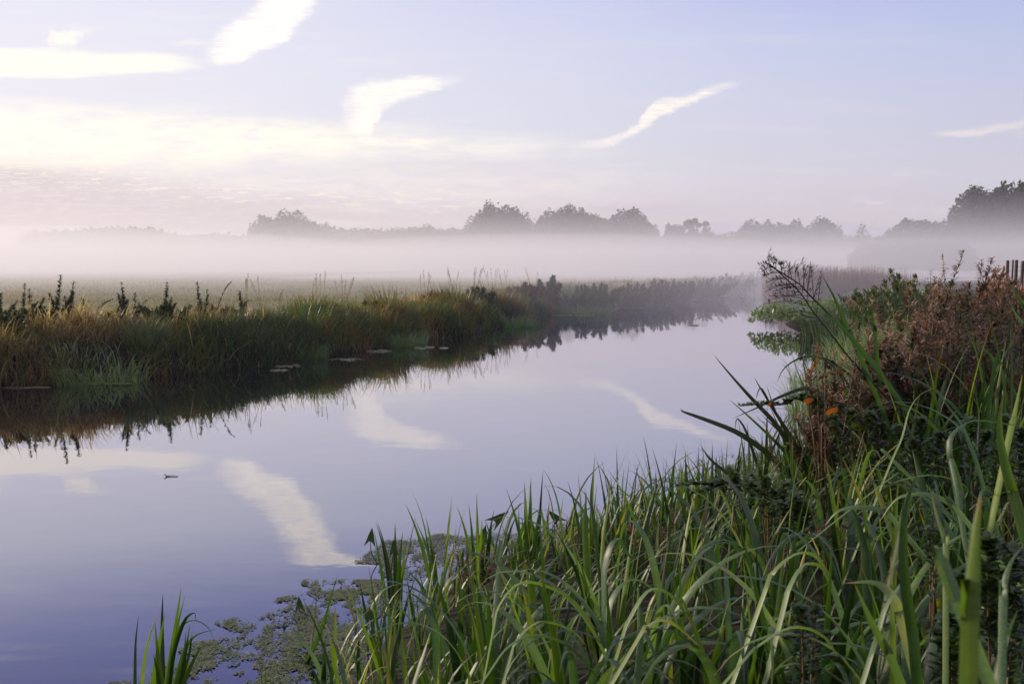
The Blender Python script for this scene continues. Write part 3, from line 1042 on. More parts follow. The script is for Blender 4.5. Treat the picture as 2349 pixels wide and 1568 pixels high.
def bush(name, px, d, w, h, n, leaf, var, mat, label, cat='shrub', group=None, spiky=True, z0=None, py=620, stem_mat='stem'):
    p = at(px, py, d)
    z = gz(p[0], p[1]) if z0 is None else z0
    loc = np.array([p[0], p[1], z])
    e = empty(name, loc, label, cat, group)
    S, L = Soup(), Soup()
    m = max(5, int(w * 9))
    for k in range(m):
        a, r = U(0, 2 * PI), math.sqrt(U(0, 1))
        bx, by = math.cos(a) * r * w * .42, math.sin(a) * r * w * .42
        hh = h * (1 - .35 * r * r) * U(.72, 1.05)
        st = smooth_line([np.array([bx * .5, by * .5, 0]), np.array([bx * .8, by * .8, hh * .5]), np.array([bx * 1.2 + U(-.1, .1) * w, by * 1.2, hh])], 8)
        tube(S, st, .008 + .004 * h, .003, U(0, 1), 3)
        nk = n // m
        t = U(.05, 1, nk) ** .75
        i = np.clip((t * 7).astype(int), 0, 6)
        q = st[i] + (st[i + 1] - st[i]) * (t * 7 - i)[:, None]
        rad = (.16 if spiky else .26) * w / 1.4 * (1.1 - t)[:, None]
        q = q + RNG.normal(size=(nk, 3)) * rad * .6
        q[:, 2] = np.maximum(q[:, 2], .02)
        sz = leaf * U(.6, 1.25, nk)
        blades(L, q, sz, sz * .34, U(0, 2 * PI, nk), U(.1, 1.2, nk), U(-.2, .9, nk), U(*var, nk), segs=2, prof='lens')
    S.obj('stem', M[stem_mat], e)
    L.obj('foliage', M[mat], e)
    return e


BG = 'weedy shrubs along the far bank'
for px, d, w, h, n, var, mat, lab in [
    (1100, 37.0, 1.3, .65, 900, (.1, .6), 'nettle', 'small dark low shrub on the bank crest before the central trees'),
    (1205, 42.5, 1.8, .75, 1300, (.2, .7), 'brown', 'low brownish shrub left of the first dark tall shrub'),
    (1265, 45.0, 1.7, 1.42, 2200, (.0, .6), 'nettle', 'first dark tall shrub with stiff pointed shoots'),
    (1330, 46.5, 1.9, 1.15, 1900, (.1, .7), 'nettle', 'lower dark shrub between two tall ones'),
    (1385, 48.0, 2.5, 1.42, 2900, (.0, .6), 'nettle', 'widest dark shrub with upright shoots on the far bank'),
    (1450, 51.0, 2.5, 1.30, 2300, (.1, .6), 'brown', 'greyish shrub right of the widest dark shrub'),
    (1505, 54.0, 2.7, 1.35, 2300, (.0, .5), 'brown', 'misty shrub fourth before the bank fades'),
    (1560, 58.0, 3.0, 1.40, 2300, (.0, .5), 'brown', 'misty round topped shrub third before the bank fades'),
    (1620, 63.0, 3.4, 1.40, 2300, (.0, .5), 'brown', 'pale misty shrub second before the bank fades'),
    (1680, 70.0, 4.2, 1.50, 2300, (.0, .5), 'brown', 'last ghostly shrub where the far bank fades into mist'),
    (1735, 80.0, 5.0, 1.60, 2000, (.0, .5), 'brown', 'barely visible shrub behind the purple reeds'),
]:
    bush('shrub', px, d, w, h, int(n * 1.7), .10 + d * .0011, var, mat, lab, 'shrub', BG)

for px, d, w, h, n, var, mat, lab in [
    (10, 19.6, 1.2, .62, 1100, (.1, .7), 'nettle', 'dark nettle patch sprawling at the far left end of the bank'),
    (118, 20.6, .9, .42, 700, (.2, .8), 'nettle', 'low nettle patch filling the foot of the tallest spires'),
    (262, 21.2, .8, .38, 600, (.2, .9), 'nettle', 'low nettle patch under the dense headed spire'),
    (378, 22.0, 1.4, .52, 1300, (.2, .8), 'nettle', 'wide low nettle patch in the middle of the left crest'),
    (500, 23.6, 1.1, .40, 800, (.5, 1), 'brown', 'low rusty weed patch between the round headed nettle and low bush'),
    (735, 27.0, 1.3, .40, 900, (.3, .9), 'brown', 'low brown weed patch on the crest behind the meadow edge'),
    (842, 29.5, 1.0, .34, 700, (.2, .8), 'nettle', 'small dark weed patch left of the first tall tussock'),
    (1000, 34.0, 1.2, .5, 900, (.3, .9), 'brown', 'brown weed patch between the two tall tussocks'),
]:
    bush('weed_patch', px, d, w, h, n, .11, var, mat, lab, 'weeds', 'low weed patches on the far bank crest', py=700)

# ------------------------------------------------------------------ right bank, middle distance
def reeds():
    S = Soup()
    n = 9000
    x = U(14.6, 24, n)
    y = U(53, 63, n)
    P = np.column_stack([x, y])
    k = (x - 14.6) > (y - 53) * .12
    P = P[k]
    n = len(P)
    edge = np.clip((P[:, 0] - 14.2) / 1.5, .55, 1) * np.clip((25.5 - P[:, 0]) / 4.5, .45, 1)
    L = 2.05 * edge * U(.7, 1.12, n) * (.82 + .3 * fbm(P[:, 0] * .8, P[:, 1] * .8, 15, 3))
    out = np.where(P[:, 0] < 15.8, PI, U(0, 2 * PI, n))
    blades(S, np.column_stack([P, np.zeros(n)]), L, .035 * U(.7, 1.4, n), out, U(0, .10, n) + (P[:, 0] < 15.6) * U(0, .4, n), U(0, .25, n) + (P[:, 0] < 15.6) * U(0, .9, n), U(0, 1, n), segs=5)
    o = S.obj('reeds', M['reed'], origin=(18, 58, 0))
    tag(o, 'dense stand of dull purple reeds in the river bend', 'reeds', kind='stuff')


reeds()
for k, (px, d, h, az, lab) in enumerate([(1772, 52, 1.5, PI, 'thin rush stems arching left out of the purple reeds over the water'),
                                        (1790, 50, 1.2, PI * .95, 'shorter fan of thin rush stems at the foot of the purple reeds')]):
    p = at(px, 690, d)
    S = Soup()
    n = 60
    b = np.column_stack([p[0] + U(-.4, .5, n), p[1] + U(-.6, .6, n), np.zeros(n)])
    blades(S, b, h * U(.6, 1.2, n), .018, az + U(-.5, .5, n), U(0, .5, n), U(.3, 1.5, n), U(.0, .6, n), segs=7)
    tag(S.obj('rush_clump', M['reed'], origin=(p[0], p[1], 0)), lab, 'rush')


def mound_plant(px, py, d, rx, ry, h, n, leaf, mat, label, cat, var=(.2, .9), name='bank_plant'):
    p = at(px, py, d)
    z = gz(p[0], p[1])
    e = empty(name, (p[0], p[1], z), label, cat)
    S, L = Soup(), Soup()
    a, r = U(0, 2 * PI, n), np.sqrt(U(0, 1, n))
    bump = fbm(np.cos(a) * r * 3 + 9, np.sin(a) * r * 3 + px, 5, 3)
    top = h * np.sqrt(np.clip(1 - r ** 2.4, 0, 1)) * (.55 + .9 * bump)
    q = np.column_stack([np.cos(a) * r * rx, np.sin(a) * r * ry, top * U(0, 1, n) ** .6])
    sz = leaf * U(.6, 1.3, n)
    blades(L, q, sz, sz * .5, U(0, 2 * PI, n), U(.2, 1.4, n), U(0, .9, n), U(*var, n), segs=2, prof='lens')
    for k in range(30):
        i = int(U(0, n))
        tube(S, smooth_line([q[i] * [.7, .7, 0], q[i] * [.9, .9, .6], q[i]], 5), .008, .004, .3, 3)
    S.obj('stem', M['stem'], e)
    L.obj('foliage', M[mat], e)
    return e


mound_plant(1850, 720, 35.0, 2.0, 1.4, .75, 2600, .15, 'fresh', 'low leafy green mound spilling onto the water before the purple reeds', 'water plant', (.4, 1))
mound_plant(1905, 722, 33.0, 1.2, 1.2, .65, 1200, .15, 'fresh', 'second low leafy mound, between the water and the dark rushes', 'water plant', (.3, .9))
tussock('rush_clump', 1962, 700, 25.5, 700, (.9, 1.5), .022, (0, .6), 'rush', 'dark upright rush clump behind the bright green grass', .9, (.0, .5), 'rush')
tussock('rush_clump', 1905, 705, 29.0, 450, (.7, 1.15), .022, (0, .8), 'rush', 'smaller rush clump leaning left over the leafy mounds', .8, (.1, .9), 'rush')
tussock('grass_tussock', 1990, 760, 17.5, 900, (.4, .85), .016, (.3, 1), 'fresh', 'bright sunlit green grass spilling over the near bank water edge', 1.3, (.5, 2.0), 'grass tussock')
tussock('grass_tussock', 1935, 790, 14.6, 800, (.35, .75), .012, (.4, 1), 'fresh', 'pale lime grass low at the water left of the brown plants', .8, (.5, 2.0), 'grass tussock')
tussock('grass_tussock', 2040, 690, 22.0, 900, (.5, 1.0), .018, (.2, .9), 'fresh', 'tall drooping green grass between rushes and brown plants', 1.5, (.5, 1.9), 'grass tussock')
RG = 'bushy weeds behind the brown plants'
for px, d, w, h, n, var, mat, lab in [
    (2085, 24.0, 2.4, 1.45, 3600, (.3, 1), 'nettle_near', 'green nettle bank with many upright tips below the mist'),
    (2135, 21.0, 2.2, 1.35, 3200, (.2, .9), 'nettle_near', 'darker green nettle bank next to the brown plants'),
    (2025, 27.0, 1.8, 1.25, 1500, (.75, 1), 'brown', 'faded pink willowherb puff at the top of the green bank'),
    (1985, 31.0, 1.6, 1.0, 1400, (.2, .8), 'nettle_near', 'low green weeds at the left foot of the nettle bank'),
    (2010, 24.0, 2.2, .9, 2400, (.3, 1), 'nettle_near', 'low green weeds in front of the pink puff'),
    (2290, 17.0, 2.4, 1.30, 2400, (.6, 1), 'brown', 'grey pink weeds in front of the fence posts'),
    (2350, 13.0, 2.4, 1.25, 2600, (.3, 1), 'brown', 'brown and green weeds cut by the edge below the fence posts'),
    (2200, 15.0, 2.2, .95, 2600, (.1, .6), 'brown', 'dark weeds behind the tallest brown plant'),
]:
    bush('bank_weed', px, d, w, h, n, .12, var, mat, lab, 'weed', RG)


def post(px, ptop, d, w, tilt, lab):
    p = at(px, 620, d)
    z = gz(p[0], p[1])
    top = at(px, ptop, d)[2]
    S = Soup()
    n = 9
    h = top - z
    rng = [0, .2, .5, .8, .97, 1.0]
    pts = np.array([[tilt * h * t, 0, h * t] for t in rng])
    tube(S, pts, np.array([w * .5] * 4 + [w * .48, w * .42]), None, .4, n)
    a = np.linspace(0, 2 * PI, 8, endpoint=False)
    V = [[tilt * h + math.cos(k) * w * .42, math.sin(k) * w * .42, h] for k in a] + [[tilt * h, 0, h + .01]]
    S.add(V, [(0, 1, 2, 8), (2, 3, 4, 8), (4, 5, 6, 8), (6, 7, 0, 8)], .4, 1)
    o = S.obj('fence_post', M['post'])
    o.location = (p[0], p[1], z - .05)
    return tag(o, lab, 'fence post', 'old wooden fence posts in the mist')


M['post'] = leaf_mat('weathered_wood', [(0, (.04, .03, .028)), (.5, (.085, .065, .055)), (1, (.14, .11, .09))], None, rough=.85, trans=0, noise_amt=1.2, spec=.2)
PO = [post(2311, 593, 27, .085, .0, 'grey fence post, leftmost and palest of the group'),
      post(2322, 592, 29, .055, .01, 'thinnest fence post between two thick ones'),
      post(2331, 592, 26, .085, .0, 'thick dark fence post in the middle of the group'),
      post(2344, 594, 25, .08, .015, 'rightmost dark fence post standing a little apart')]
S = Soup()
pa, pb, pc = at(2313, 600, 27), at(2331, 600, 26), at(2395, 602, 25.5)
for k in range(7):
    dz = -.12 * k
    tube(S, [pa + [0, 0, dz], pb + [0, 0, dz - .01], pc + [0, 0, dz]], .004, .004, .2, 3)
for k in range(14):
    q = pa + (pc - pa) * k / 14
    tube(S, [q, q - [0, 0, .45], q - [0, 0, .85]], .003, .003, .2, 3)
tag(S.obj('wire_netting', M['post'], origin=pa), 'fine square wire netting strung on the fence posts', 'netting')

# ------------------------------------------------------------------ withered willowherb on the near bank
def willowherb(px, py_top, d, spread, ns, n, var, label, lean=0.0, low=.25, leaf=.075, mat='brown'):
    p = at(px, 800, d)
    z = gz(p[0], p[1])
    top = at(px, py_top, d)[2]
    h = max(top - z, .3)
    loc = np.array([p[0], p[1], z])
    stems = []
    for k in range(ns):
        f = 1.0 if k == 0 else U(.55, .97)
        a = U(0, 2 * PI)
        b = loc + np.array([math.cos(a) * spread * .35, math.sin(a) * spread * .35, -.02])
        tip = loc + np.array([math.cos(a) * spread * U(.3, 1) * (k > 0) + lean * h, math.sin(a) * spread * (k > 0), h * f])
        mid = b + (tip - b) * .55 + np.array([U(-.03, .03), U(-.03, .03), .03])
        stems.append([b, mid, tip])
        # side shoots near the top
        for j in range(3):
            s = .45 + .15 * j
            q = b + (tip - b) * s
            a2 = U(0, 2 * PI)
            stems.append([q, q + np.array([math.cos(a2) * .06, math.sin(a2) * .06, .12 * h]), q + np.array([math.cos(a2) * .14, math.sin(a2) * .14, .26 * h])])
    return leafy_plant('willowherb_plant', loc, stems, label, 'willowherb', 'withered willowherb on the near bank', leaf=leaf, n=n, mat=mat, stem_r=.004, var=var,
                       droop=1.6, wr=U(.13, .26), stem_mat='dry' if U(0, 1) < .45 else 'stem', top=.65, low=low, segs=3, grad=.95)


for a in [
    (2178, 582, 8.2, .30, 7, 95, (.35, .95), 'tallest withered brown plant with dark spiky top', -.05),
    (2225, 598, 8.6, .35, 8, 90, (.45, 1), 'brown feathery plant just right of the tallest one', .05),
    (2255, 606, 9.2, .35, 7, 85, (.5, 1), 'pale brown feathery plant second right of the tallest one', .08),
    (2100, 630, 8.0, .35, 8, 100, (.45, 1), 'rust brown plant left of the tallest one', -.05),
    (2130, 620, 8.8, .35, 8, 90, (.45, 1), 'rust brown plant close behind the tallest one', 0),
    (2060, 670, 7.6, .35, 8, 100, (.5, 1), 'pinkish brown plant on the left slope of the mass', -.1),
    (2020, 705, 7.2, .35, 7, 100, (.5, 1), 'silvery brown plant at the left edge of the mass', -.15),
    (2150, 660, 7.0, .40, 9, 100, (.35, .95), 'dense rusty plant in the middle of the mass', 0),
    (2210, 650, 7.4, .40, 9, 95, (.2, .85), 'brown plant with green lower leaves below the feathery ones', 0),
    (2270, 660, 7.4, .40, 9, 95, (.05, .7), 'dark green and brown plant right of the mass', 0),
    (2330, 640, 8.0, .40, 9, 90, (.05, .7), 'dark bushy plant by the edge under the fence', 0),
    (2110, 740, 6.0, .38, 8, 100, (.2, .9), 'half green withered plant low in the mass', -.05),
    (2050, 770, 5.8, .35, 8, 110, (.55, 1), 'fallen pale fluffy stalks low on the left', -.15),
    (1985, 800, 5.8, .35, 8, 110, (.55, 1), 'lowest silvery stalks overhanging the water', -.2),
    (1950, 830, 5.4, .30, 6, 110, (.3, 1), 'brown curled stalks nearest the arching dark leaves', -.2),
    (2180, 760, 5.6, .40, 9, 100, (.0, .6), 'deep green leafy plant in shade below the rusty ones', 0),
    (2250, 740, 5.8, .42, 9, 100, (.0, .5), 'deep green leafy plant under the right of the mass', 0),
    (2330, 720, 6.2, .42, 9, 95, (.0, .6), 'dark tangled plant by the edge behind tall green blades', 0),
    (2080, 830, 5.9, .36, 8, 100, (.1, .8), 'green and rust plant above the orange leaf', 0),
    (2150, 850, 5.9, .38, 8, 100, (.0, .7), 'green plant with rusty curled leaves in mid bank', 0),
    (2010, 870, 5.5, .34, 8, 100, (.0, .75), 'low mixed green and brown plant beside the orange leaf', -.1),
]:
    b = list(a)
    b[3] = a[3] * .62
    if a[0] < 2110 and a[1] < 760:
        b[0], b[1] = a[0] + (2110 - a[0]) * .30, a[1] + 24
    b[6] = (a[6][0] * .45, a[6][1] * (.78 if a[0] < 2200 else .55))
    o_ = U(-.16, .14)
    b[6] = (max(b[6][0] + o_, 0), b[6][1] + o_)
    b[5] = int(a[5] * U(.55, 1.0))
    willowherb(*b)

# ------------------------------------------------------------------ trees in the mist
def tree(px, ptop, d, half_w, label, cat='tree', n=4200, leaf=.34, shape='round', sparse=0.0, name='tree', group=None, trunk_h=.25, base=.08, seed=1, kind_group='trees standing in the mist'):
    rg = np.random.default_rng(seed + int(px))
    p = at(px, 600, d)
    z = .9
    H = at(px, ptop, d)[2] - z
    Wd = half_w * 1.25 * d / F
    e = empty(name, (p[0], p[1], z), label, cat, group or kind_group)
    TR, LF = Soup(), Soup()
    lobes = []
    pq = {'round': (3.2, .48), 'dome': (3.4, .42), 'umbrella': (2, .5), 'column': (4.5, .5), 'bush': (2.6, .6), 'spiky': (1.1, 1.1)}[shape]
    sx, sy = rg.uniform(0, 90), rg.uniform(0, 90)

    def canopy(r, a):
        X_, Y_ = np.cos(a) * r, np.sin(a) * r
        lump = fbm(X_ * 2.6 + sx, Y_ * 2.6 + sy, 5, 5)
        return np.clip(1 - np.clip(r, 0, 1) ** pq[0], 0, 1) ** pq[1] * (.78 + .46 * (lump - .2)), X_, Y_
    if shape == 'umbrella':
        for k in range(15):
            a, zz = rg.uniform(0, 2 * PI), rg.uniform(.58, .92)
            r = math.sqrt(rg.uniform(0, 1)) * (.9 if zz < .82 else .6)
            R = rg.uniform(.14, .24)
            lobes.append((math.cos(a) * r, math.sin(a) * r, zz, R, R * .5 * Wd / H * 1.6))
    else:
        for k in range(14):
            a, r = rg.uniform(0, 2 * PI), math.sqrt(rg.uniform(.02, .9))
            tp, X_, Y_ = canopy(np.array([r]), np.array([a]))
            R = rg.uniform(.12, .22)
            lobes.append((X_[0], Y_[0], float(tp[0]) * rg.uniform(.72, .97) - R * .35 * Wd / H, R, R * Wd / H))
        m = int(n * 1.4 * (1 - sparse))
        r, a = np.sqrt(rg.uniform(0, 1, m)) * 1.02, rg.uniform(0, 2 * PI, m)
        tp, X_, Y_ = canopy(r, a)
        zz = tp * 1.05 * (1 - .92 * rg.uniform(0, 1, m) ** 1.7)
        q = np.column_stack([X_ * Wd, Y_ * Wd, zz * H]) + rg.normal(size=(m, 3)) * leaf * .5
        q[:, 2] = np.maximum(q[:, 2], .1)
        cards(LF, q, leaf * rg.uniform(.6, 1.3, m), rg.uniform(0, 1, m), flat=.2, aspect=.75)
        n = int(n * .5)
    # trunk and limbs reaching to the lobes
    r0 = max(.016 * H, .12)
    top = np.array([0, 0, H * (.62 if shape == 'umbrella' else .7)])
    tube(TR, smooth_line([[0, 0, -.3], [rg.uniform(-.1, .1), 0, H * .2], [rg.uniform(-.3, .3), 0, H * .45], top], 8), r0 * 1.3, r0 * .5, .3, 7)
    per = n // len(lobes)
    for (lx, ly, lz, R, RZ) in lobes:
        c = np.array([lx * Wd, ly * Wd, lz * H])
        s0 = np.array([0, 0, max(H * lz * rg.uniform(.35, .6), .1)])
        tube(TR, smooth_line([s0, s0 * .4 + c * .6 + np.array([0, 0, -.3 * (shape != 'umbrella')]), c], 5), r0 * .45, r0 * .12, .3, 4)
        for j in range(4):
            q = c + rg.normal(size=3) * np.array([R * Wd, R * Wd, RZ * H]) * .5
            tube(TR, [c * .75 + s0 * .25, (c + q) / 2, q], r0 * .14, r0 * .04, .3, 3)
        m = int(per * (1 - sparse))
        v = rg.normal(size=(m, 3))
        v /= np.linalg.norm(v, axis=1, keepdims=True)
        rad = rg.uniform(.55, 1.08, m)[:, None]
        # twiggy uneven surface
        bump = 1 + .22 * np.sin(v[:, :1] * 7 + lx * 9) * np.cos(v[:, 2:] * 6 + lz * 8)
        q = c + v * rad * bump * np.array([R * Wd, R * Wd, RZ * H])
        q[:, 2] = np.maximum(q[:, 2], .1)
        cards(LF, q, leaf * rg.uniform(.6, 1.3, m) * (1.0), np.clip(.45 + lz * .2 - .25 + rg.uniform(-.25, .25, m) + rg.uniform(-.12, .12), 0, 1), flat=.2, aspect=.75)
    TR.obj('trunk', M['bark'], e)
    LF.obj('crown', M['tree'], e, smooth=False)
    return e


for a in [
    (612, 505, 400, 38, 'left shoulder of the dome shaped tree group far behind the meadow', 'dome', 4200, 0.0, .5),
    (672, 494, 385, 58, 'big dome shaped tree rising alone over the misty meadow', 'dome', 6500, 0.0, .5),
    (722, 512, 380, 42, 'lower rounded tree in front of the big dome shaped tree', 'dome', 4200, 0.0, .5),
    (985, 521, 330, 34, 'small rounded tree in the low treeline left of the tall central tree', 'bush', 2600, 0.0, .42),
    (1085, 500, 262, 26, 'sparse see-through tree leaning on the tall central tree', 'round', 1500, .35, .34),
    (1122, 470, 262, 36, 'tallest central tree with ragged pointed top', 'round', 5200, 0.0, .34),
    (1168, 481, 258, 48, 'broad shouldered tree right of the tallest central tree', 'dome', 6200, 0.0, .34),
    (1222, 507, 262, 14, 'thin pale tree filling the gap between two dense trees', 'round', 900, .4, .3),
    (1262, 492, 252, 36, 'round tree just right of the gap', 'round', 4400, 0.0, .32),
    (1300, 481, 250, 50, 'high round tree second right of the gap', 'round', 5600, 0.0, .32),
    (1355, 484, 250, 52, 'knobbly topped tree in the middle of the dense group', 'dome', 6200, 0.0, .32),
    (1440, 488, 246, 48, 'rounded tree at the right of the dense group', 'round', 5200, 0.0, .32),
    (1482, 506, 246, 32, 'lower tree sloping away at the end of the dense group', 'bush', 3400, 0.0, .32),
    (1543, 512, 236, 20, 'small ball shaped tree left of the open crowned tree', 'round', 2200, .1, .28),
    (1588, 490, 228, 33, 'open crowned tree with bare forked trunk against the sky', 'umbrella', 1900, 0.0, .27),
    (1585, 522, 230, 32, 'dense undergrowth tree at the foot of the open crowned tree', 'bush', 2600, 0.0, .3),
    (1622, 524, 232, 18, 'small bushy tree right of the open crowned tree', 'round', 1600, .15, .28),
    (1738, 507, 330, 48, 'flat topped tree at the left of the distant right group', 'dome', 4200, 0.0, .42),
    (1815, 512, 330, 40, 'middle low tree of the distant right group', 'dome', 3200, 0.0, .42),
    (1885, 509, 325, 46, 'flat topped tree at the right of the distant right group', 'dome', 4200, 0.0, .42),
    (1762, 530, 260, 24, 'ghostly small tree in front of the distant right group', 'round', 1500, .2, .32),
    (1975, 507, 240, 36, 'pointed feathery tree between the distant group and the willow', 'spiky', 3400, .05, .32),
    (2018, 543, 135, 56, 'low fading bush left of the big round willow', 'bush', 5200, 0.0, .2),
    (2108, 511, 130, 100, 'big round bushy willow low in the mist', 'bush', 15000, 0.0, .19),
    (2178, 500, 160, 26, 'thin pale tree between the willow and the dark tall trees', 'round', 1800, .3, .2),
    (2248, 443, 165, 66, 'first of the dark tall trees, with a broad domed crown', 'dome', 11000, 0.0, .26),
    (2310, 432, 165, 48, 'dark tall tree with square shouldered crown by the edge', 'column', 9000, 0.0, .26),
    (2352, 431, 160, 26, 'dark tall tree cut off by the edge of the view', 'column', 5000, .15, .24),
    (2400, 450, 160, 40, 'dark tree mostly outside the view', 'dome', 4000, 0.0, .26),
]:
    px, pt, d, hw, lab, shp, n, sp, lf = a
    tree(px, pt, d, hw, lab, n=n, leaf=lf, shape=shp, sparse=sp)


def wood(name, pts, d, h_lobe, n, leaf, label, rough=4):
    """far-off wood that reads as one mass: (px, ptop) skyline"""
    S = Soup()
    pts = np.array(pts, float)
    xs = np.linspace(pts[0, 0], pts[-1, 0], int((pts[-1, 0] - pts[0, 0]) / rough))
    for px in xs:
        pt = np.interp(px, pts[:, 0], pts[:, 1]) + U(-3, 2.5)
        dd = d + U(-12, 12)
        p = at(px, pt, dd)
        H = p[2] - .9
        if H < .6:
            continue
        R = max(min(h_lobe * U(.6, 1.3), H * .6), .8)
        m = n
        v = RNG.normal(size=(m, 3))
        v /= np.linalg.norm(v, axis=1, keepdims=True)
        q = np.array([p[0], p[1], p[2] - R]) + v * R * U(.6, 1.05, m)[:, None]
        k = U(0, 1, m) < .5
        q[k, 2] = .9 + U(0, 1, k.sum()) * max(p[2] - R - .9, .2)
        cards(S, q, leaf, U(0, 1, m), aspect=.8)
    o = S.obj(name, M['tree'], smooth=False)
    tag(o, label, 'wood', kind='stuff')


wood('distant_woods', [(60, 535), (150, 528), (250, 521), (330, 521), (380, 530), (420, 540), (480, 536), (560, 538), (600, 532), (760, 523), (860, 526), (940, 524), (1000, 524), (1060, 526)], 440, 6, 110, .8, 'far wooded skyline fading into the pale mist', 3.0)
wood('hedgerow_woods', [(740, 545), (880, 535), (960, 528), (1060, 532), (1200, 535), (1500, 540), (1640, 538), (1700, 533), (1950, 540), (2050, 545)], 290, 4, 110, .5, 'low dim tree belt at the foot of the nearer trees', 3.0)

# ------------------------------------------------------------------ floating weed
def inside(px, py, poly):
    x, y = px, py
    ins = np.zeros(len(x), bool)
    n = len(poly)
    for i in range(n):
        x1, y1 = poly[i]
        x2, y2 = poly[(i + 1) % n]
        if y1 == y2: continue
        c = ((y1 > y) != (y2 > y)) & (x < (x2 - x1) * (y - y1) / (y2 - y1) + x1)
        ins ^= c
    return ins


def water_pt(px, py):
    """point of the water surface seen at px, py"""
    u, w = ray(px, py)
    d = -CAM_H / w
    return u * d, d


def duckweed():
    S = Soup()
    polys_px = [([(640, 1395), (700, 1345), (760, 1330), (880, 1330), (885, 1420), (860, 1600), (820, 1700), (180, 1700), (255, 1560), (360, 1530), (505, 1455), (560, 1425)], 130000, .40),
                ([(745, 1375), (790, 1335), (870, 1330), (870, 1375)], 12000, .36),
                ([(790, 1290), (850, 1265), (960, 1235), (1100, 1222), (1350, 1205), (1500, 1215), (1500, 1300), (900, 1330), (850, 1290)], 70000, .38),
                ([(1480, 1108), (1560, 1088), (1640, 1078), (1680, 1050), (1650, 1040), (1790, 1036), (1800, 1075), (1700, 1105), (1560, 1112)], 34000, .42)]
    for poly, n, thr in polys_px:
        W3 = np.array([water_pt(*p) for p in poly])
        lo, hi = W3.min(0), W3.max(0)
        P = np.column_stack([U(lo[0], hi[0], n), U(lo[1], hi[1], n)])
        # soft edged
        m = inside(P[:, 0] + (vnoise(P[:, 0] * 5, P[:, 1] * 5, 71) - .5) * .25, P[:, 1] + (vnoise(P[:, 0] * 5, P[:, 1] * 5, 72) - .5) * .35, [tuple(p) for p in W3])
        P = P[m]
        f = .42 * fbm(P[:, 0] * 3.2, P[:, 1] * 2.2, 61, 4) + .58 * fbm(P[:, 0] * 15, P[:, 1] * 9, 66, 4)
        P = P[(f + U(-.15, .15, len(P))) > thr + .15]
        k = len(P)
        a = U(0, 2 * PI, k)
        r = U(.004, .009, k)
        j = np.arange(4)[None] * PI / 2 + a[:, None]
        V = np.stack([P[:, 0:1] + np.cos(j) * r[:, None] * U(.7, 1.2, (k, 4)), P[:, 1:2] + np.sin(j) * r[:, None] * U(.7, 1.2, (k, 4)), .003 + U(0, .004, (k, 4)) + .004 * vnoise(P[:, 0:1] * 30, P[:, 1:2] * 30, 5)], -1)
        S.add(V.reshape(-1, 3), np.arange(k * 4).reshape(-1, 4), np.repeat(U(0, 1, k), 4), 0)
    tag(S.obj('duckweed', M['weed'], smooth=False), 'olive green duckweed scum drifting beside the near bank', 'duckweed', kind='stuff')


duckweed()
FG = 'small rafts of floating weed'
for px, py, wpx, hpx, lab in [
    (662, 840, 36, 4, 'pale floating raft closer in of two at the far bank'),
    (640, 850, 24, 3, 'tiny pale raft below its larger twin'),
    (790, 826, 46, 4, 'long thin pale raft before the frosted tussock'),
    (868, 806, 30, 4, 'short raft under the frosted tussock'),
    (974, 798, 24, 4, 'bright oval raft off the frosted tussock'),
    (1018, 799, 10, 2.5, 'small speck of weed right of the bright oval raft'),
    (455, 851, 34, 3, 'olive raft hugging the bank left of the pale ones'),
    (385, 858, 18, 2.5, 'short olive raft beside the long olive one'),
    (280, 881, 22, 3, 'pale raft below the bright green tussock'),
    (215, 880, 50, 3, 'thin weed line along the foot of the bright green tussock'),
    (60, 890, 60, 2.5, 'dull weed line at the far left of the bank'),
    (1310, 722, 58, 3, 'widest silvery raft below the pale dewy mound'),
    (1210, 744, 14, 2, 'small silvery raft under the grey green mound'),
    (1560, 680, 24, 1.5, 'thin weed line far out in the misty bend'),
    (1640, 671, 46, 1.2, 'hair thin weed line at the end of the misty water'),
    (1875, 750, 42, 2.5, 'pale weed line between the purple reeds and the green mound'),
    (1590, 746, 14, 1.5, 'tiny dark raft alone in the middle of the river'),
]:
    x0, d0 = water_pt(px, py)
    rx = wpx * d0 / F
    ry = hpx * d0 * d0 / (CAM_H * F)
    k = 900
    a, r = U(0, 2 * PI, k), np.sqrt(U(0, 1, k))
    X, Y = np.cos(a) * r, np.sin(a) * r
    f = fbm(X * 3 + px, Y * 1.5 + py, 7, 4)
    m = (f + (1 - r) * .25) > .54 + U(-.05, .05, k)
    X, Y = X[m] * rx, Y[m] * ry
    Y += X * -.05
    k = len(X)
    s = U(.5, 1.3, k) * max(rx * .035, .02)
    j = np.arange(4)[None] * PI / 2 + U(0, 6, k)[:, None]
    V = np.stack([X[:, None] + np.cos(j) * s[:, None], Y[:, None] + np.sin(j) * s[:, None], .004 + np.arange(k)[:, None] * .00001 + U(0, .006, (k, 4))], -1)
    S = Soup()
    S.add(V.reshape(-1, 3), np.arange(k * 4).reshape(-1, 4), np.repeat(U(0, 1, k), 4), 0)
    o = S.obj('floating_weed', M['mat'], smooth=False)
    o.location = (x0, d0, 0)
    tag(o, lab, 'floating weed', FG)

# snags and sticks breaking the water
def stick(pts, r, lab, name='stick'):
    S = Soup()
    for p in pts:
        tube(S, smooth_line([np.array(q) for q in p], 7), r, r * .5, .2, 4)
    tag(S.obj(name, M['stem'], origin=pts[0][0]), lab, 'twig')


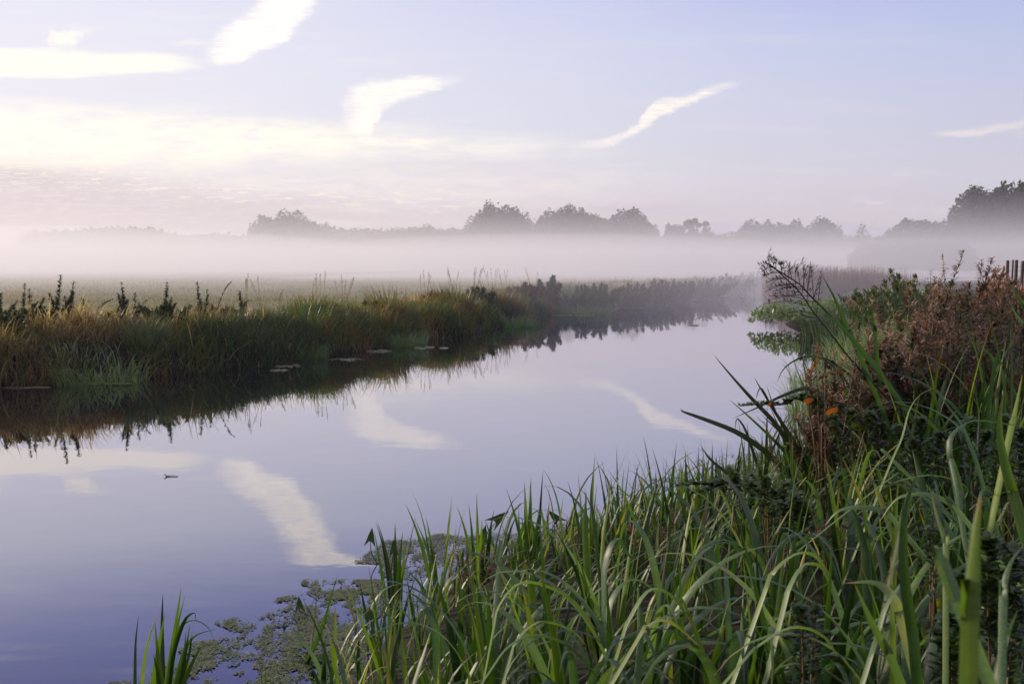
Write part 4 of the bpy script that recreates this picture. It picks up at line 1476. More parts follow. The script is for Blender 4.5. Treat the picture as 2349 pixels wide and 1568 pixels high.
x, d = water_pt(393, 1093)
stick([[(x - .06, d, .004), (x, d + .01, .008), (x + .07, d, .004)], [(x - .05, d, .006), (x - .07, d + .01, .024), (x - .085, d + .01, .012)]], .006, 'small dark twig floating on the open reflecting water')
for px, py, lab in ((1620, 695, 'thin upright snag with side twig in the misty bend'), (1655, 692, 'bent twigs poking up left of centre in the misty bend'), (1700, 690, 'low tangle of twigs beside the bent ones'), (1745, 682, 'crooked angular twig nearest the purple reeds')):
    x, d = water_pt(px, py)
    stick([[(x, d, -.05), (x + .05, d, .35), (x - .05, d, .55)], [(x, d, .1), (x + .35, d, .3), (x + .7, d, -.02)], [(x + .2, d, -.02), (x - .2, d, .3), (x - .5, d, -.02)]], .015, lab)

# ------------------------------------------------------------------ near bank: filler and single plants
def near_bank():
    """the dense uncountable growth between and under the single plants"""
    S, A = Soup(), Soup()
    n = 11500
    d = 1.25 + 12 * U(0, 1, n) ** 1.1
    x = U(-.32, .62, n) * d
    P = np.column_stack([x, d])
    dist, left = land(P)
    k = (~left) & (dist > -.30) & (x > -.95)
    P, dist = P[k], dist[k]
    dens = np.clip(.55 + dist * .6, .12, 1) * np.clip(fbm(P[:, 0] * 2.2, P[:, 1] * 2.2, 81, 3) * 2.2 - .35, .1, 1)
    k = U(0, 1, len(P)) < dens * np.where(P[:, 1] < 4.4, .62, 1)
    P, dist = P[k], dist[k]
    n = len(P)
    B = np.column_stack([P, np.maximum(height(P), -.04)])
    B[:, 2] -= .02
    under = (P[:, 0] > 1.2 + .12 * P[:, 1]) & (P[:, 1] > 4.3)
    kind = U(0, 1, n)
    # stiff sword leaves
    m = kind < .42
    near = np.clip((P[:, 1] - 1.2) / 3, .0, 1)
    low = np.where((P[:, 1] > 6.2) & (P[:, 0] < .42 * P[:, 1]), .55, 1.0)
    L = low * np.where((P[:, 1] < 4.6) & (P[:, 0] < 1.3), .66, 1) * np.where(P[:, 0] > 1.5, 1.25, 1) * (.26 + .46 * fbm(P[:, 0] * 1.5, P[:, 1] * 1.5, 91, 2)) * U(.5, 1.2, n)
    blades(S, B[m], L[m], .027 * U(.45, 1.2, m.sum()), U(0, 2 * PI, m.sum()), U(0, .30, m.sum()), U(0, .6, m.sum()), U(0, .97, m.sum()) ** 1.9, segs=6, fold=.3, turn=U(-.8, .8, m.sum()))
    tag(S.obj('sword_leaf_growth', M['iris']), 'dense upright sword leaved growth along the near bank', 'bank growth', kind='stuff')
    # soft grass that arches over
    m = (kind >= .42) & (kind < .80)
    az = np.where(U(0, 1, m.sum()) < .6, U(-.6, .6, m.sum()), U(0, 2 * PI, m.sum()))
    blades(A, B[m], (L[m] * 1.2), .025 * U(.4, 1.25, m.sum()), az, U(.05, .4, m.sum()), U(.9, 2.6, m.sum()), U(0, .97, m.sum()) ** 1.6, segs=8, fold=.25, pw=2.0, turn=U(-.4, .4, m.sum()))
    tag(A.obj('arching_grass_growth', M['arch']), 'dense drooping dewy grass along the near bank', 'bank growth', kind='stuff')
    # fine grass at the base
    Fg = Soup()
    m = kind >= .82
    blades(Fg, B[m], U(.15, .5, m.sum()), .006 * U(.6, 1.3, m.sum()), U(0, 2 * PI, m.sum()), U(0, .6, m.sum()), U(.2, 2, m.sum()), U(0, 1, m.sum()), segs=4)
    tag(Fg.obj('fine_grass', M['grass_l']), 'fine thin grass at the foot of the near bank plants', 'grass', kind='stuff')


near_bank()


def sword_plant(px, py, d, n, h, label, w=.030, spread=.07, mat='iris', bend=(0, .5), tilt=(0, .25), arch=0.0, group='sword leaved plants on the near bank', name='iris_plant', var=(0, .8), az0=None):
    p = at(px, py, d)
    z = max(gz(p[0], p[1]), 0) - .02
    loc = np.array([p[0], p[1], z])
    e = empty(name, loc, label, 'plant', group)
    w *= 1.15 if d < 4.2 else 1.0
    for k in range(n):
        S = Soup()
        a = U(0, 2 * PI)
        isarch = U(0, 1) < arch
        b = np.array([[math.cos(a) * spread * U(0, 1), math.sin(a) * spread * U(0, 1), 0]])
        L = h * U(.65, 1.05) * (1.35 if isarch else 1)
        az = a if az0 is None else az0 + U(-.7, .7)
        blades(S, b, L, w * U(.8, 1.2), az, U(.05, .3) if isarch else U(*tilt), U(1.7, 2.9) if isarch else U(*bend), U(*var), segs=14, fold=.3, pw=2.0 if isarch else 1.6, turn=U(-.7, .7))
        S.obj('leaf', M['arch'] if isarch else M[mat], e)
    return e


for a in [
    (905, 1300, 6.3, 9, .62, 'leftmost upright sword leaf clump at the edge of the duckweed', {}),
    (1010, 1290, 6.4, 9, .66, 'sword leaf clump with three long leaning tips over the duckweed', {}),
    (960, 1400, 5.2, 8, .62, 'sword leaf clump in front of the leftmost one', {}),
    (1100, 1330, 6.0, 8, .60, 'sword leaf clump behind the reddish stalks', {}),
    (1215, 1330, 5.8, 8, .62, 'sword leaf clump right of the reddish stalks', {}),
    (1350, 1300, 5.6, 8, .78, 'tallest sword leaf clump standing clear against the water', {'w': .021}),
    (1420, 1290, 6.0, 7, .68, 'slender tall sword leaf clump right of the tallest one', {'w': .016}),
    (1510, 1280, 6.2, 8, .64, 'slender sword leaf clump before the open water', {'w': .015}),
    (1590, 1300, 5.8, 8, .58, 'sword leaf clump below the hanging nettle', {}),
    (1120, 1480, 4.1, 8, .66, 'arching sword leaf plant low on the left', {'arch': .5}),
    (1260, 1480, 3.9, 8, .70, 'sword leaf plant below the long blue green arch', {'arch': .3}),
    (1400, 1470, 3.7, 8, .72, 'mixed upright and drooping plant in the middle', {'arch': .4}),
    (1530, 1450, 3.9, 9, .70, 'upright plant right of the middle arches', {'arch': .25}),
    (1660, 1430, 4.0, 8, .74, 'drooping plant under the dark nettle', {'arch': .45}),
    (1790, 1400, 4.0, 8, .72, 'pale leaved plant left of the wide green blade', {'arch': .5}),
    (1900, 1330, 4.4, 9, .72, 'upright bright green plant in mid bank', {'arch': .2}),
    (1830, 1230, 5.2, 9, .74, 'upright plant under the crossing dark stems', {'arch': .15}),
    (1960, 1200, 5.0, 9, .76, 'arching plant below the orange leaf', {'arch': .4}),
    (2060, 1120, 5.0, 9, .86, 'tall sword leaves rising before the rusty plants', {'arch': .25}),
    (2150, 1080, 4.8, 9, .88, 'sword leaf plant with drooping tips at mid right', {'arch': .35}),
    (2240, 1040, 4.6, 10, .95, 'broad tall green plant on the upper right', {'arch': .3}),
    (2320, 1000, 4.4, 10, 1.05, 'highest green sword leaves by the edge', {'arch': .25}),
    (2290, 1200, 3.6, 9, .85, 'green plant by the edge in the shade', {'arch': .4}),
    (2180, 1280, 3.5, 9, .8, 'dark leaning plant behind the nearest blade', {'arch': .4}),
    (2060, 1360, 3.3, 9, .76, 'drooping plant with twisted pale leaves', {'arch': .6}),
    (2000, 1470, 2.9, 8, .70, 'low drooping plant beside the widest blade', {'arch': .6}),
    (1760, 1520, 3.0, 8, .68, 'low arching plant at the lower edge of the view', {'arch': .7}),
    (1600, 1540, 3.1, 8, .66, 'arching silvery plant cut by the lower edge', {'arch': .7}),
    (1420, 1550, 3.2, 8, .64, 'bluish arching plant cut by the lower edge', {'arch': .6}),
    (1250, 1560, 3.5, 8, .62, 'low green plant at the lower edge, left of bluish arches', {'arch': .5}),
    (1060, 1560, 4.0, 8, .6, 'small upright plant rooted at the water by the lower edge', {'arch': .2}),
    (900, 1540, 4.9, 7, .6, 'thin upright plant at the lower corner of the bank', {'w': .015}),
    (850, 1500, 5.2, 5, .5, 'outermost thin plant standing in the duckweed', {'w': .012}),
    (2010, 1080, 5.4, 10, .9, 'sword leaves in front of the fallen silvery stalks', {'arch': .2}),
    (2110, 1000, 5.2, 11, 1.0, 'upright leaves directly under the middle of the rusty mass', {'arch': .2}),
    (2190, 980, 5.3, 11, 1.1, 'tall leaves standing before the dark green willowherb', {'arch': .25}),
    (2265, 950, 5.0, 11, 1.15, 'tallest bright leaves before the dark tangled plant', {'arch': .2}),
    (2335, 900, 5.2, 11, 1.2, 'tall leaves at the very edge under the fence', {'arch': .25}),
    (1480, 1500, 3.3, 12, .74, 'wide leaved arching plant beside the widest grey arch', {'arch': .85, 'w': .032}),
    (1330, 1540, 3.1, 12, .70, 'wide leaved arching plant under the long blue green arch', {'arch': .85, 'w': .032}),
    (1680, 1500, 2.9, 12, .74, 'wide leaved drooping plant inside the lime arches', {'arch': .8, 'w': .03}),
    (1880, 1480, 2.8, 12, .74, 'wide leaved drooping plant left of the wide dark blade', {'arch': .7, 'w': .03}),
    (2100, 1500, 2.6, 8, .74, 'shaded drooping plant right of the wide dark blade', {'arch': .6, 'w': .03}),
    (1780, 1350, 3.9, 9, .78, 'arching plant behind the lime arches', {'arch': .7, 'w': .028}),
    (1950, 1290, 3.8, 9, .82, 'arching plant under the long level leaf', {'arch': .7, 'w': .028}),
    (1130, 1530, 3.6, 11, .66, 'wide leaved arching plant at the left end of the arches', {'arch': .7, 'w': .028}),
]:
    px, py, d, n, h, lab, kw = a
    sword_plant(px, py, d, n, h, lab, **kw)

# the separate clump standing in the water
LW = [[(870, 1130), (850, 1300), (845, 1560)], [(995, 1110), (920, 1330), (890, 1560)], [(1020, 1000), (1015, 1200), (1020, 1560)], [(1135, 955), (1100, 1200), (1045, 1560)],
      [(1160, 1005), (1110, 1220), (1060, 1560)], [(1230, 1175), (1215, 1120), (1150, 1180), (1080, 1400), (1060, 1560)], [(1345, 1310), (1300, 1210), (1200, 1170), (1110, 1250), (1060, 1560)],
      [(1190, 1190), (1165, 1350), (1130, 1560)], [(1205, 1220), (1185, 1380), (1140, 1560)], [(1360, 1220), (1230, 1260), (1160, 1350), (1100, 1560)], [(970, 1180), (985, 1350), (1010, 1560)],
      [(1035, 1110), (1000, 1300), (960, 1560)], [(1165, 1230), (1150, 1400), (1110, 1560)], [(1290, 1295), (1220, 1400), (1150, 1560)], [(955, 1370), (985, 1470), (1000, 1560)]]
x, _, _ = at(*cp(7, 1040, 1560), 4.7)
e = empty('iris_plant', (x, 4.7, 0), 'lone sword leaf clump standing in open water with two bent leaves', 'plant')
for i, l in enumerate(LW):
    d = 4.7 + U(-.12, .12)
    L = px_line(7, l, d, d)
    S = Soup()
    ribbon(S, L - np.array([x, 4.7, 0]), U(.026, .032) if i not in (0, 1) else .018, .75 if i in (10, 1) else U(.1, .55), .35, U(-.6, .6))
    S.obj('leaf', M['iris'], e)
LW = [[(2115, 880), (2020, 1200), (1925, 1430)], [(1990, 940), (1960, 1250), (1930, 1430)], [(2105, 980), (2010, 1230), (1928, 1430)], [(2080, 1060), (2000, 1280), (1930, 1430)]]
x, _, _ = at(*cp(7, 1930, 1440), 5.35)
e = empty('iris_plant', (x, 5.35, 0), 'four leaning sword leaves rising from the duckweed', 'plant')
for i, l in enumerate(LW):
    L = px_line(7, l, 5.35 + U(-.1, .1), 5.35)
    S = Soup()
    ribbon(S, L - np.array([x, 5.35, 0]), .026, U(.1, .5), .35, U(-.5, .5))
    S.obj('leaf', M['iris'], e)
for j, l in enumerate([[(1840, 1362), (1950, 1385), (2110, 1455)], [(1820, 1428), (1930, 1432), (2090, 1470)], [(2030, 1395), (1990, 1440), (1960, 1460)]]):
    L = np.array([(*water_pt(*cp(7, *q)), .02) for q in l])
    S = Soup()
    ribbon(S, smooth_line(L, 10) - np.array([x, 5.35, 0]), .022, .4, .1)
    S.obj('fallen_leaf', M['iris'], e)
for px, py, n, lab in ((572, 1530, 2, 'pair of short leaf tips poking up at the lower edge'), (612, 1512, 3, 'small tuft of thin tips at the lower edge'), (20, 1540, 1, 'single leaf tip in the lower corner')):
    d = 4.3
    p = at(px, py, d)
    S = Soup()
    for k in range(n):
        b = np.array([p[0] + U(-.04, .04), d + U(-.04, .04), 0])
        ribbon(S, smooth_line([b, b + (p - b) * .5, p + [U(-.03, .03), 0, U(-.06, 0)]], 8), .014, U(.3, .9))
    tag(S.obj('reed_tip', M['iris'], origin=(p[0], d, 0)), lab, 'reed')

# dark leaning stems and leaves against the water
DG = 'dark leaning reed leaves over the water'
for l, c, d, w, m, lab in [
    ([(405, 28), (520, 165), (650, 310), (800, 470), (900, 640), (960, 760)], 4, 5.6, .020, 'dark_blade', 'long dark straight leaf pointing up left, highest of those over open water'),
    ([(198, 368), (215, 385), (300, 415), (500, 490), (620, 555), (760, 660), (880, 780)], 4, 5.5, .020, 'dark_blade', 'long dark leaf reaching farthest left over the water'),
    ([(502, 308), (620, 410), (780, 560), (870, 660), (950, 800)], 4, 5.4, .019, 'iris', 'green leaf crossing above the farthest reaching one'),
    ([(540, 498), (552, 428), (600, 490), (640, 600), (670, 690), (700, 785)], 4, 5.3, .012, 'dark_blade', 'broken dark stalk with a hanging tip'),
    ([(325, 598), (380, 680), (480, 760), (570, 830)], 4, 5.3, .012, 'dark_blade', 'short dark curved leaf lowest over the water'),
    ([(800, 205), (850, 110), (960, 45), (1080, 50), (1200, 110), (1350, 260)], 4, 5.8, .014, 'iris', 'thin arching leaf curving down left over the water'),
    ([(658, 168), (700, 240), (780, 370), (860, 520), (885, 740)], 4, 5.5, .014, 'dark_blade', 'thin dark crooked stalk in the crossing bunch'),
    ([(528, 426), (700, 350), (850, 280), (1000, 236), (1100, 300), (1180, 420)], 4, 5.6, .016, 'dark_blade', 'dark leaf arching low and left across the bunch'),
    ([(930, 10), (980, 90), (1010, 200), (1030, 330), (1060, 520)], 4, 5.8, .013, 'iris', 'slim upright leaf behind the branching stem'),
    ([(890, 0), (940, 160), (1000, 300), (1040, 480)], 4, 5.9, .012, 'iris', 'second slim upright leaf behind the branching stem'),
    ([(735, 215), (800, 400), (890, 560), (985, 750)], 4, 5.45, .016, 'dark_blade', 'thick dark stem falling right through the crossing bunch'),
    ([(700, 400), (830, 520), (930, 610), (1030, 740)], 4, 5.35, .015, 'dark_blade', 'brown black stem lying low across the crossing bunch'),
    ([(865, 395), (800, 560), (745, 700), (720, 800)], 4, 5.4, .013, 'dark_blade', 'dark stem leaning the other way through the crossing bunch'),
    ([(980, 8), (1100, 60), (1180, 130), (1260, 240)], 4, 5.7, .014, 'dark_blade', 'dark leaf bent over above the nettle branch'),
    ([(1068, 8), (1030, 100), (976, 198)], 4, 5.3, .014, 'orange', 'bright orange dead leaf hanging beside the dark arches'),
    ([(665, 320), (700, 236), (760, 340), (830, 450), (940, 620)], 4, 5.5, .013, 'dark_blade', 'dark folded leaf with an angular elbow'),
    ([(1205, 60), (1215, 180), (1240, 290), (1290, 480)], 4, 5.4, .014, 'iris', 'bright green upright leaf in the left of the rusty mass'),
    ([(1170, 90), (1172, 180), (1168, 300)], 4, 5.4, .020, 'brown', 'brown broken stalk stub among upright leaves'),
    ([(990, 675), (1060, 800), (1120, 930), (1170, 1050), (1230, 1180)], 3, 5.2, .024, 'iris', 'broad green leaf rising highest through the seeding stems'),
    ([(1000, 950), (1030, 950), (1100, 1000), (1200, 1110), (1290, 1220), (1400, 1360)], 3, 5.0, .024, 'iris', 'broad leaf with curled brown tip under the highest one'),
    ([(1315, 850), (1330, 960), (1345, 1050), (1352, 1115)], 3, 5.6, .020, 'iris', 'single straight green leaf over the lime grass'),
    ([(1995, 1110), (2100, 1190), (2200, 1330)], 3, 5.2, .016, 'iris', 'stray green leaf low in the rusty mass'),
    ([(2250, 845), (2290, 930), (2349, 1010), (2420, 1120)], 3, 5.2, .018, 'arch', 'pale edged leaf leaning at the edge, pointing up left'),
    ([(2240, 720), (2300, 800), (2360, 900), (2400, 1000)], 3, 5.0, .020, 'iris', 'dark green leaf leaning over by the fence'),
]:
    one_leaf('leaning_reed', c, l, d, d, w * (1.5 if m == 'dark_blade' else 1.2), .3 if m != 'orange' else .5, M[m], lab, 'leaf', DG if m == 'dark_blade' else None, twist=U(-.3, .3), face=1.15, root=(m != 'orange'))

# signature arching and upright blades near the camera
AG = 'long single blades near the camera'
for l, c, d, w, m, lab in [
    ([(1700, 1230), (1600, 1090), (1500, 1005), (1330, 935), (1200, 950), (1090, 1090), (1045, 1300)], 5, 3.1, .022, 'arch', 'longest blue green arch in the middle, spanning to the right'),
    ([(1740, 1570), (1620, 1420), (1480, 1300), (1300, 1265), (1150, 1340), (1010, 1530)], 5, 2.9, .022, 'arch', 'blue green arch lying just below the longest one'),
    ([(1640, 1330), (1560, 1240), (1430, 1185), (1320, 1190), (1200, 1300), (1150, 1460)], 5, 3.0, .022, 'arch', 'grey arch between the two blue green ones'),
    ([(550, 1320), (570, 1200), (600, 1100), (640, 1105), (690, 1230), (700, 1500)], 5, 3.9, .022, 'arch', 'hanging leaf folded sharply down at the left of the bank'),
    ([(450, 975), (560, 1010), (640, 1090), (700, 1210)], 5, 4.6, .012, 'arch', 'thin dewy leaf pointing left over the duckweed'),
    ([(1925, 800), (1880, 720), (1840, 660), (1790, 700), (1750, 850), (1745, 1160)], 5, 3.6, .030, 'arch', 'broad olive leaf bent over at its top'),
    ([(1637, 360), (1628, 560), (1640, 800), (1655, 1100)], 5, 4.4, .026, 'iris', 'tall broad upright blade against the water with a nick near its tip'),
    ([(1680, 230), (1665, 400), (1680, 520), (1700, 700)], 5, 4.8, .013, 'iris', 'thinnest tall blade beside the nicked one'),
    ([(1785, 275), (1775, 430), (1745, 640), (1730, 850)], 5, 4.8, .016, 'iris', 'tall curved blade right of the nicked one'),
    ([(2070, 990), (1980, 920), (1880, 930), (1810, 1010), (1775, 1120), (1790, 1300)], 5, 3.2, .026, 'arch', 'pale arch starting right of the olive leaf'),
    ([(2340, 1260), (2200, 1040), (2090, 975), (2000, 1010), (1900, 1180), (1850, 1330)], 5, 2.9, .028, 'arch', 'widest pale grey arch with drops of dew'),
    ([(2349, 1330), (2200, 1200), (2100, 1170), (2000, 1230), (1930, 1340)], 5, 2.7, .024, 'arch', 'grey tan arch low under the widest one'),
    ([(1960, 935), (1968, 1100), (1975, 1300), (1960, 1500)], 5, 2.9, .018, 'arch', 'straight teal blade passing behind the pale arches'),
    ([(660, 1240), (620, 1370), (560, 1560)], 5, 3.2, .020, 'iris', 'yellow green leaf rising left at the lower edge'),
    ([(1120, 860), (1050, 770), (960, 745), (850, 800), (760, 900), (710, 1030)], 6, 2.7, .024, 'arch', 'lime arch, highest of the three near the lower middle'),
    ([(1130, 900), (1070, 825), (970, 825), (880, 960), (820, 1180)], 6, 2.6, .024, 'arch', 'green arch inside the lime one'),
    ([(1180, 1400), (1120, 1290), (1000, 1220), (860, 1225), (680, 1340), (520, 1510)], 6, 2.3, .018, 'arch', 'silvery arch leaning low at the lower edge'),
    ([(1680, 255), (1625, 400), (1595, 600), (1600, 900), (1650, 1250), (1680, 1560)], 6, 1.75, .024, 'iris', 'wide dark green upright blade crossing the right of the bank'),
    ([(1285, 930), (1340, 1060), (1400, 1190), (1500, 1380), (1580, 1560)], 6, 1.6, .022, 'iris', 'green blade leaning left at the lower edge, with a sharp tip'),
    ([(1780, 890), (1680, 890), (1590, 930), (1480, 1090), (1420, 1300), (1370, 1450)], 6, 2.1, .018, 'arch', 'tan arch left of the wide dark blade'),
    ([(1220, 935), (1400, 930), (1500, 990), (1570, 1120), (1620, 1300)], 6, 2.2, .022, 'arch', 'lavender grey arch falling to the right'),
    ([(2080, 370), (2050, 600), (2030, 900), (2010, 1200), (2000, 1560)], 6, .82, .020, 'iris', 'blurred olive blade closest to the camera'),
    ([(1842, 790), (1870, 900), (1930, 1060), (1990, 1200)], 6, 1.05, .018, 'arch', 'blurred pale leaf leaning on the closest blade'),
    ([(1770, 370), (1800, 500), (1860, 700), (1860, 900)], 6, 1.9, .014, 'arch', 'yellowish thin leaf behind the closest blade'),
    ([(2349, 690), (2260, 820), (2220, 1000), (2215, 1300)], 6, 1.4, .016, 'arch', 'brown tinged leaf arching out at the right edge'),
    ([(2310, 1100), (2240, 1280), (2160, 1560)], 6, 1.5, .020, 'iris', 'dark blade rising right in the lower corner'),
    ([(2060, 420), (1960, 310), (1800, 262), (1650, 275), (1500, 320), (1420, 350)], 6, 3.6, .015, 'arch', 'long white edged leaf lying almost level in mid bank'),
    ([(2349, 480), (2200, 455), (2050, 440), (1950, 480), (1885, 560), (1890, 700), (1910, 800)], 4, 3.2, .016, 'arch', 'long leaf bending from the right edge with a bright tan elbow'),
    ([(1800, 230), (1700, 280), (1630, 380), (1580, 560), (1480, 790)], 4, 3.9, .016, 'arch', 'pale stalked leaf arching right before the rusty plants'),
    ([(1805, 255), (1880, 360), (1960, 470), (2020, 620), (2080, 800)], 4, 3.5, .012, 'arch', 'yellow leaf leaning left in front of rusty plants'),
    ([(2222, 260), (2195, 450), (2215, 650), (2280, 900), (2310, 1000)], 4, 2.9, .022, 'iris', 'tall dewy blade near the right edge'),
    ([(2340, 150), (2290, 400), (2240, 620)], 4, 3.4, .020, 'iris', 'rising blade by the edge beside the tall dewy one'),
    ([(1300, 810), (1430, 720), (1500, 670), (1560, 720)], 4, 4.2, .012, 'arch', 'thin silver leaf curving above the mid bank'),
    ([(1100, 1100), (1180, 1010), (1300, 985), (1480, 1010), (1580, 1120)], 4, 3.2, .018, 'arch', 'green arch under the silver leaf'),
    ([(1440, 1080), (1520, 960), (1600, 910), (1760, 905), (1900, 970), (1980, 1060)], 4, 2.9, .016, 'arch', 'wide pale arch left of the closest blade'),
    ([(1690, 760), (1640, 880), (1600, 1050)], 4, 3.4, .022, 'iris', 'bright tip with a water drop over the pale arches'),
    ([(1375, 750), (1430, 880), (1480, 1020)], 4, 3.8, .014, 'iris', 'narrow bright blade pointing up left in mid bank'),
    ([(1240, 940), (1300, 1060), (1350, 1250), (1360, 1400)], 4, 3.2, .020, 'iris', 'blade pointing up left over the nest of dry stalks'),
    ([(1650, 620), (1690, 760), (1720, 900)], 4, 4.0, .022, 'iris', 'fresh green blade tip in front of the dark hollow'),
]:
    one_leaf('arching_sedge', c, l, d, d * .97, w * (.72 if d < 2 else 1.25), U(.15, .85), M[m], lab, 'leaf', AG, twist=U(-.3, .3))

# big seeding grass against the mist
def seeding_grass():
    d = 5.2
    e = None
    stems = [[(605, 585), (690, 640), (840, 735), (900, 800), (1050, 950), (1180, 1080), (1290, 1200), (1400, 1330)],
             [(640, 600), (740, 690), (850, 800), (930, 920), (1020, 1030), (1120, 1160), (1200, 1260), (1290, 1350)]]
    root = None
    for si, st in enumerate(stems):
        L = px_line(3, st, d, d)
        e = empty('seeding_grass', L[0], ['upper of two dark reed grasses with drooping branched seed head against mist', 'lower of two dark reed grasses, its seed head hung with cobweb'][si], 'reed grass')
        S = Soup()
        tube(S, L - L[0], .0058, .003, .2, 5)
        S.obj('stem', M['dark_blade'], e)
        H = Soup()
        Lf = smooth_line(L, 60) - L[0]
        for k in range(17):
            i = int(34 + 25 * k / 17)
            b = Lf[i]
            ln = .24 * (1 - k / 22) * U(.6, 1.1)
            sd = 1 if k % 2 else -1
            ax = Lf[min(i + 1, 59)] - Lf[i]
            ax = ax / (np.linalg.norm(ax) + 1e-9)
            perp = np.array([ax[2], 0, -ax[0]]) * sd
            q = b + (ax * .75 + perp * .7 + np.array([0, U(-.3, .3), 0])) * ln
            q[2] -= .02
            br = smooth_line([b, b + (q - b) * .5 + [0, 0, .012], q], 8)
            tube(H, br, .0022, .0014, .3, 3)
            nn = 26
            t = U(.3, 1, nn)
            ii = np.clip((t * 7).astype(int), 0, 6)
            pp = br[ii] + RNG.normal(size=(nn, 3)) * .007
            blades(H, pp, .026 * U(.7, 1.3, nn), .0075, np.full(nn, PI if sd < 0 else 0) + U(-.9, .9, nn), U(.3, 1.5, nn), U(0, .6, nn), U(.3, 1, nn), segs=2, prof='lens')
        H.obj('seed_head', M['dark_blade'], e)
        if si == 1:
            Wb = Soup()
            for k in range(26):
                a_, b_ = Lf[int(U(34, 50))], Lf[int(U(46, 59))] + np.array([U(-.06, .02), 0, U(-.16, -.02)])
                tube(Wb, smooth_line([a_, (a_ + b_) / 2 - [0, 0, .03], b_], 5), .0005, .0005, .5, 3)
            Wb.obj('cobweb', M['web'], e)


seeding_grass()

# sprays of nettle, dock and thistle near the camera
NG = 'leafy weeds on the near bank'


def near_weed(c, tips, rootpx, d, n, label, leaf=.055, mat='nettle_near', wr=.5, var=(0, .8), droop=1.2, name='nettle_plant', cat='nettle', sr=.0035):
    r = at(*cp(c, *rootpx), d)
    z = gz(r[0], d)
    root = np.array([r[0], d, z])
    stems = []
    for t in tips:
        P = [at(*cp(c, *q), d + U(-.15, .15)) for q in t]
        stems.append([root, *P[::-1]])
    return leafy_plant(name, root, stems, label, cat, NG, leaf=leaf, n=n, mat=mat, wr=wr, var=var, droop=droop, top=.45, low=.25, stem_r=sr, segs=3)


near_weed(4, [[(570, 350), (700, 340), (850, 345), (1000, 350)], [(900, 300), (960, 320), (1040, 400)], [(1050, 280), (1060, 330), (1080, 450)], [(1180, 350), (1190, 420)]], (1100, 650), 5.2, 120, 'dark nettle stretched level to the left with hanging seed strings', var=(0, .6))
near_weed(4, [[(170, 850), (300, 840), (430, 850), (500, 870)], [(250, 900), (380, 880), (480, 890)], [(500, 740), (530, 800), (560, 900)], [(640, 770), (640, 860)]], (620, 1050), 4.9, 150, 'nettle spray drooping left over the water with brown strings', var=(0, .7))
near_weed(4, [[(600, 780), (640, 850), (700, 960)], [(780, 880), (790, 960)], [(860, 820), (850, 920)], [(720, 800), (740, 900)]], (760, 1200), 4.6, 150, 'bright nettle in the notch below crossing stems')
near_weed(4, [[(900, 880), (930, 1000)], [(820, 960), (860, 1060)], [(980, 950), (980, 1080)]], (900, 1250), 4.2, 140, 'dark nettle in the shaded hollow of the bank', var=(0, .4))
near_weed(4, [[(1250, 380), (1270, 480)], [(1380, 400), (1380, 500)], [(1150, 420), (1180, 520)], [(1450, 480), (1440, 560)]], (1300, 750), 4.9, 170, 'dark nettle thicket behind the orange leaf', var=(0, .55))
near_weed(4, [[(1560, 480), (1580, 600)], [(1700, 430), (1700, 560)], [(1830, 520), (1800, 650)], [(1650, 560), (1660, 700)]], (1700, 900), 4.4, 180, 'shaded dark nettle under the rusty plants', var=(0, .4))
near_weed(4, [[(2000, 420), (2010, 560)], [(2120, 520), (2100, 640)], [(2250, 560), (2200, 700)]], (2080, 850), 4.2, 150, 'leafy weed painted very dark as shade at mid right', var=(0, .3))
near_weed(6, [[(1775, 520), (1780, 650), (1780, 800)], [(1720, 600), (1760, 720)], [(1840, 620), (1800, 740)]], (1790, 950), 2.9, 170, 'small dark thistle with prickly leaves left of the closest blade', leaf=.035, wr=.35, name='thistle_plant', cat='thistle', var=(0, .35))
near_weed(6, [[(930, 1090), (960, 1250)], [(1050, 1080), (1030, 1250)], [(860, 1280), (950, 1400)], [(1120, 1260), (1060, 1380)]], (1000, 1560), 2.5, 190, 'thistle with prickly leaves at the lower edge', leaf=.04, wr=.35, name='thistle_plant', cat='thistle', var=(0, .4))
near_weed(6, [[(2150, 700), (2120, 850)], [(2280, 760), (2250, 900)], [(2200, 900), (2180, 1050)], [(2300, 1000), (2280, 1200)]], (2200, 1500), 2.4, 200, 'weed mass painted dark as shade in the lower corner', leaf=.055, var=(0, .3))  # dark leaf tones here and alongside stand in for the bank's shade
near_weed(6, [[(1950, 900), (1960, 1100)], [(1880, 1150), (1900, 1300)], [(2030, 1180), (2000, 1320)], [(1820, 1250), (1850, 1400)]], (1930, 1560), 2.3, 190, 'nettle painted in shade tones low behind the leaning green blade', leaf=.05, var=(0, .25))
near_weed(4, [[(2240, 420), (2250, 560)], [(2330, 500), (2320, 640)], [(2180, 640), (2190, 760)]], (2280, 950), 3.9, 170, 'nettle painted in shade tones by the edge below the tallest leaves', var=(0, .3))
near_weed(5, [[(830, 750), (850, 850)], [(900, 720), (900, 830)], [(1000, 720), (980, 820)], [(1060, 740), (1040, 850)], [(950, 790), (960, 900)]], (950, 1000), 5.6, 110, 'reddish stalked weed among sword leaves at the duckweed edge', leaf=.03, mat='brown', wr=.35, name='sorrel_plant', cat='sorrel', var=(.4, .9))
near_weed(5, [[(1900, 560), (1930, 640)], [(2000, 600), (2010, 700)], [(2170, 470), (2180, 600)], [(2100, 560), (2120, 680)]], (2080, 850), 5.0, 110, 'thin red brown stalks behind the slender sword leaves', leaf=.028, mat='brown', wr=.3, name='sorrel_plant', cat='sorrel', var=(.4, .9))
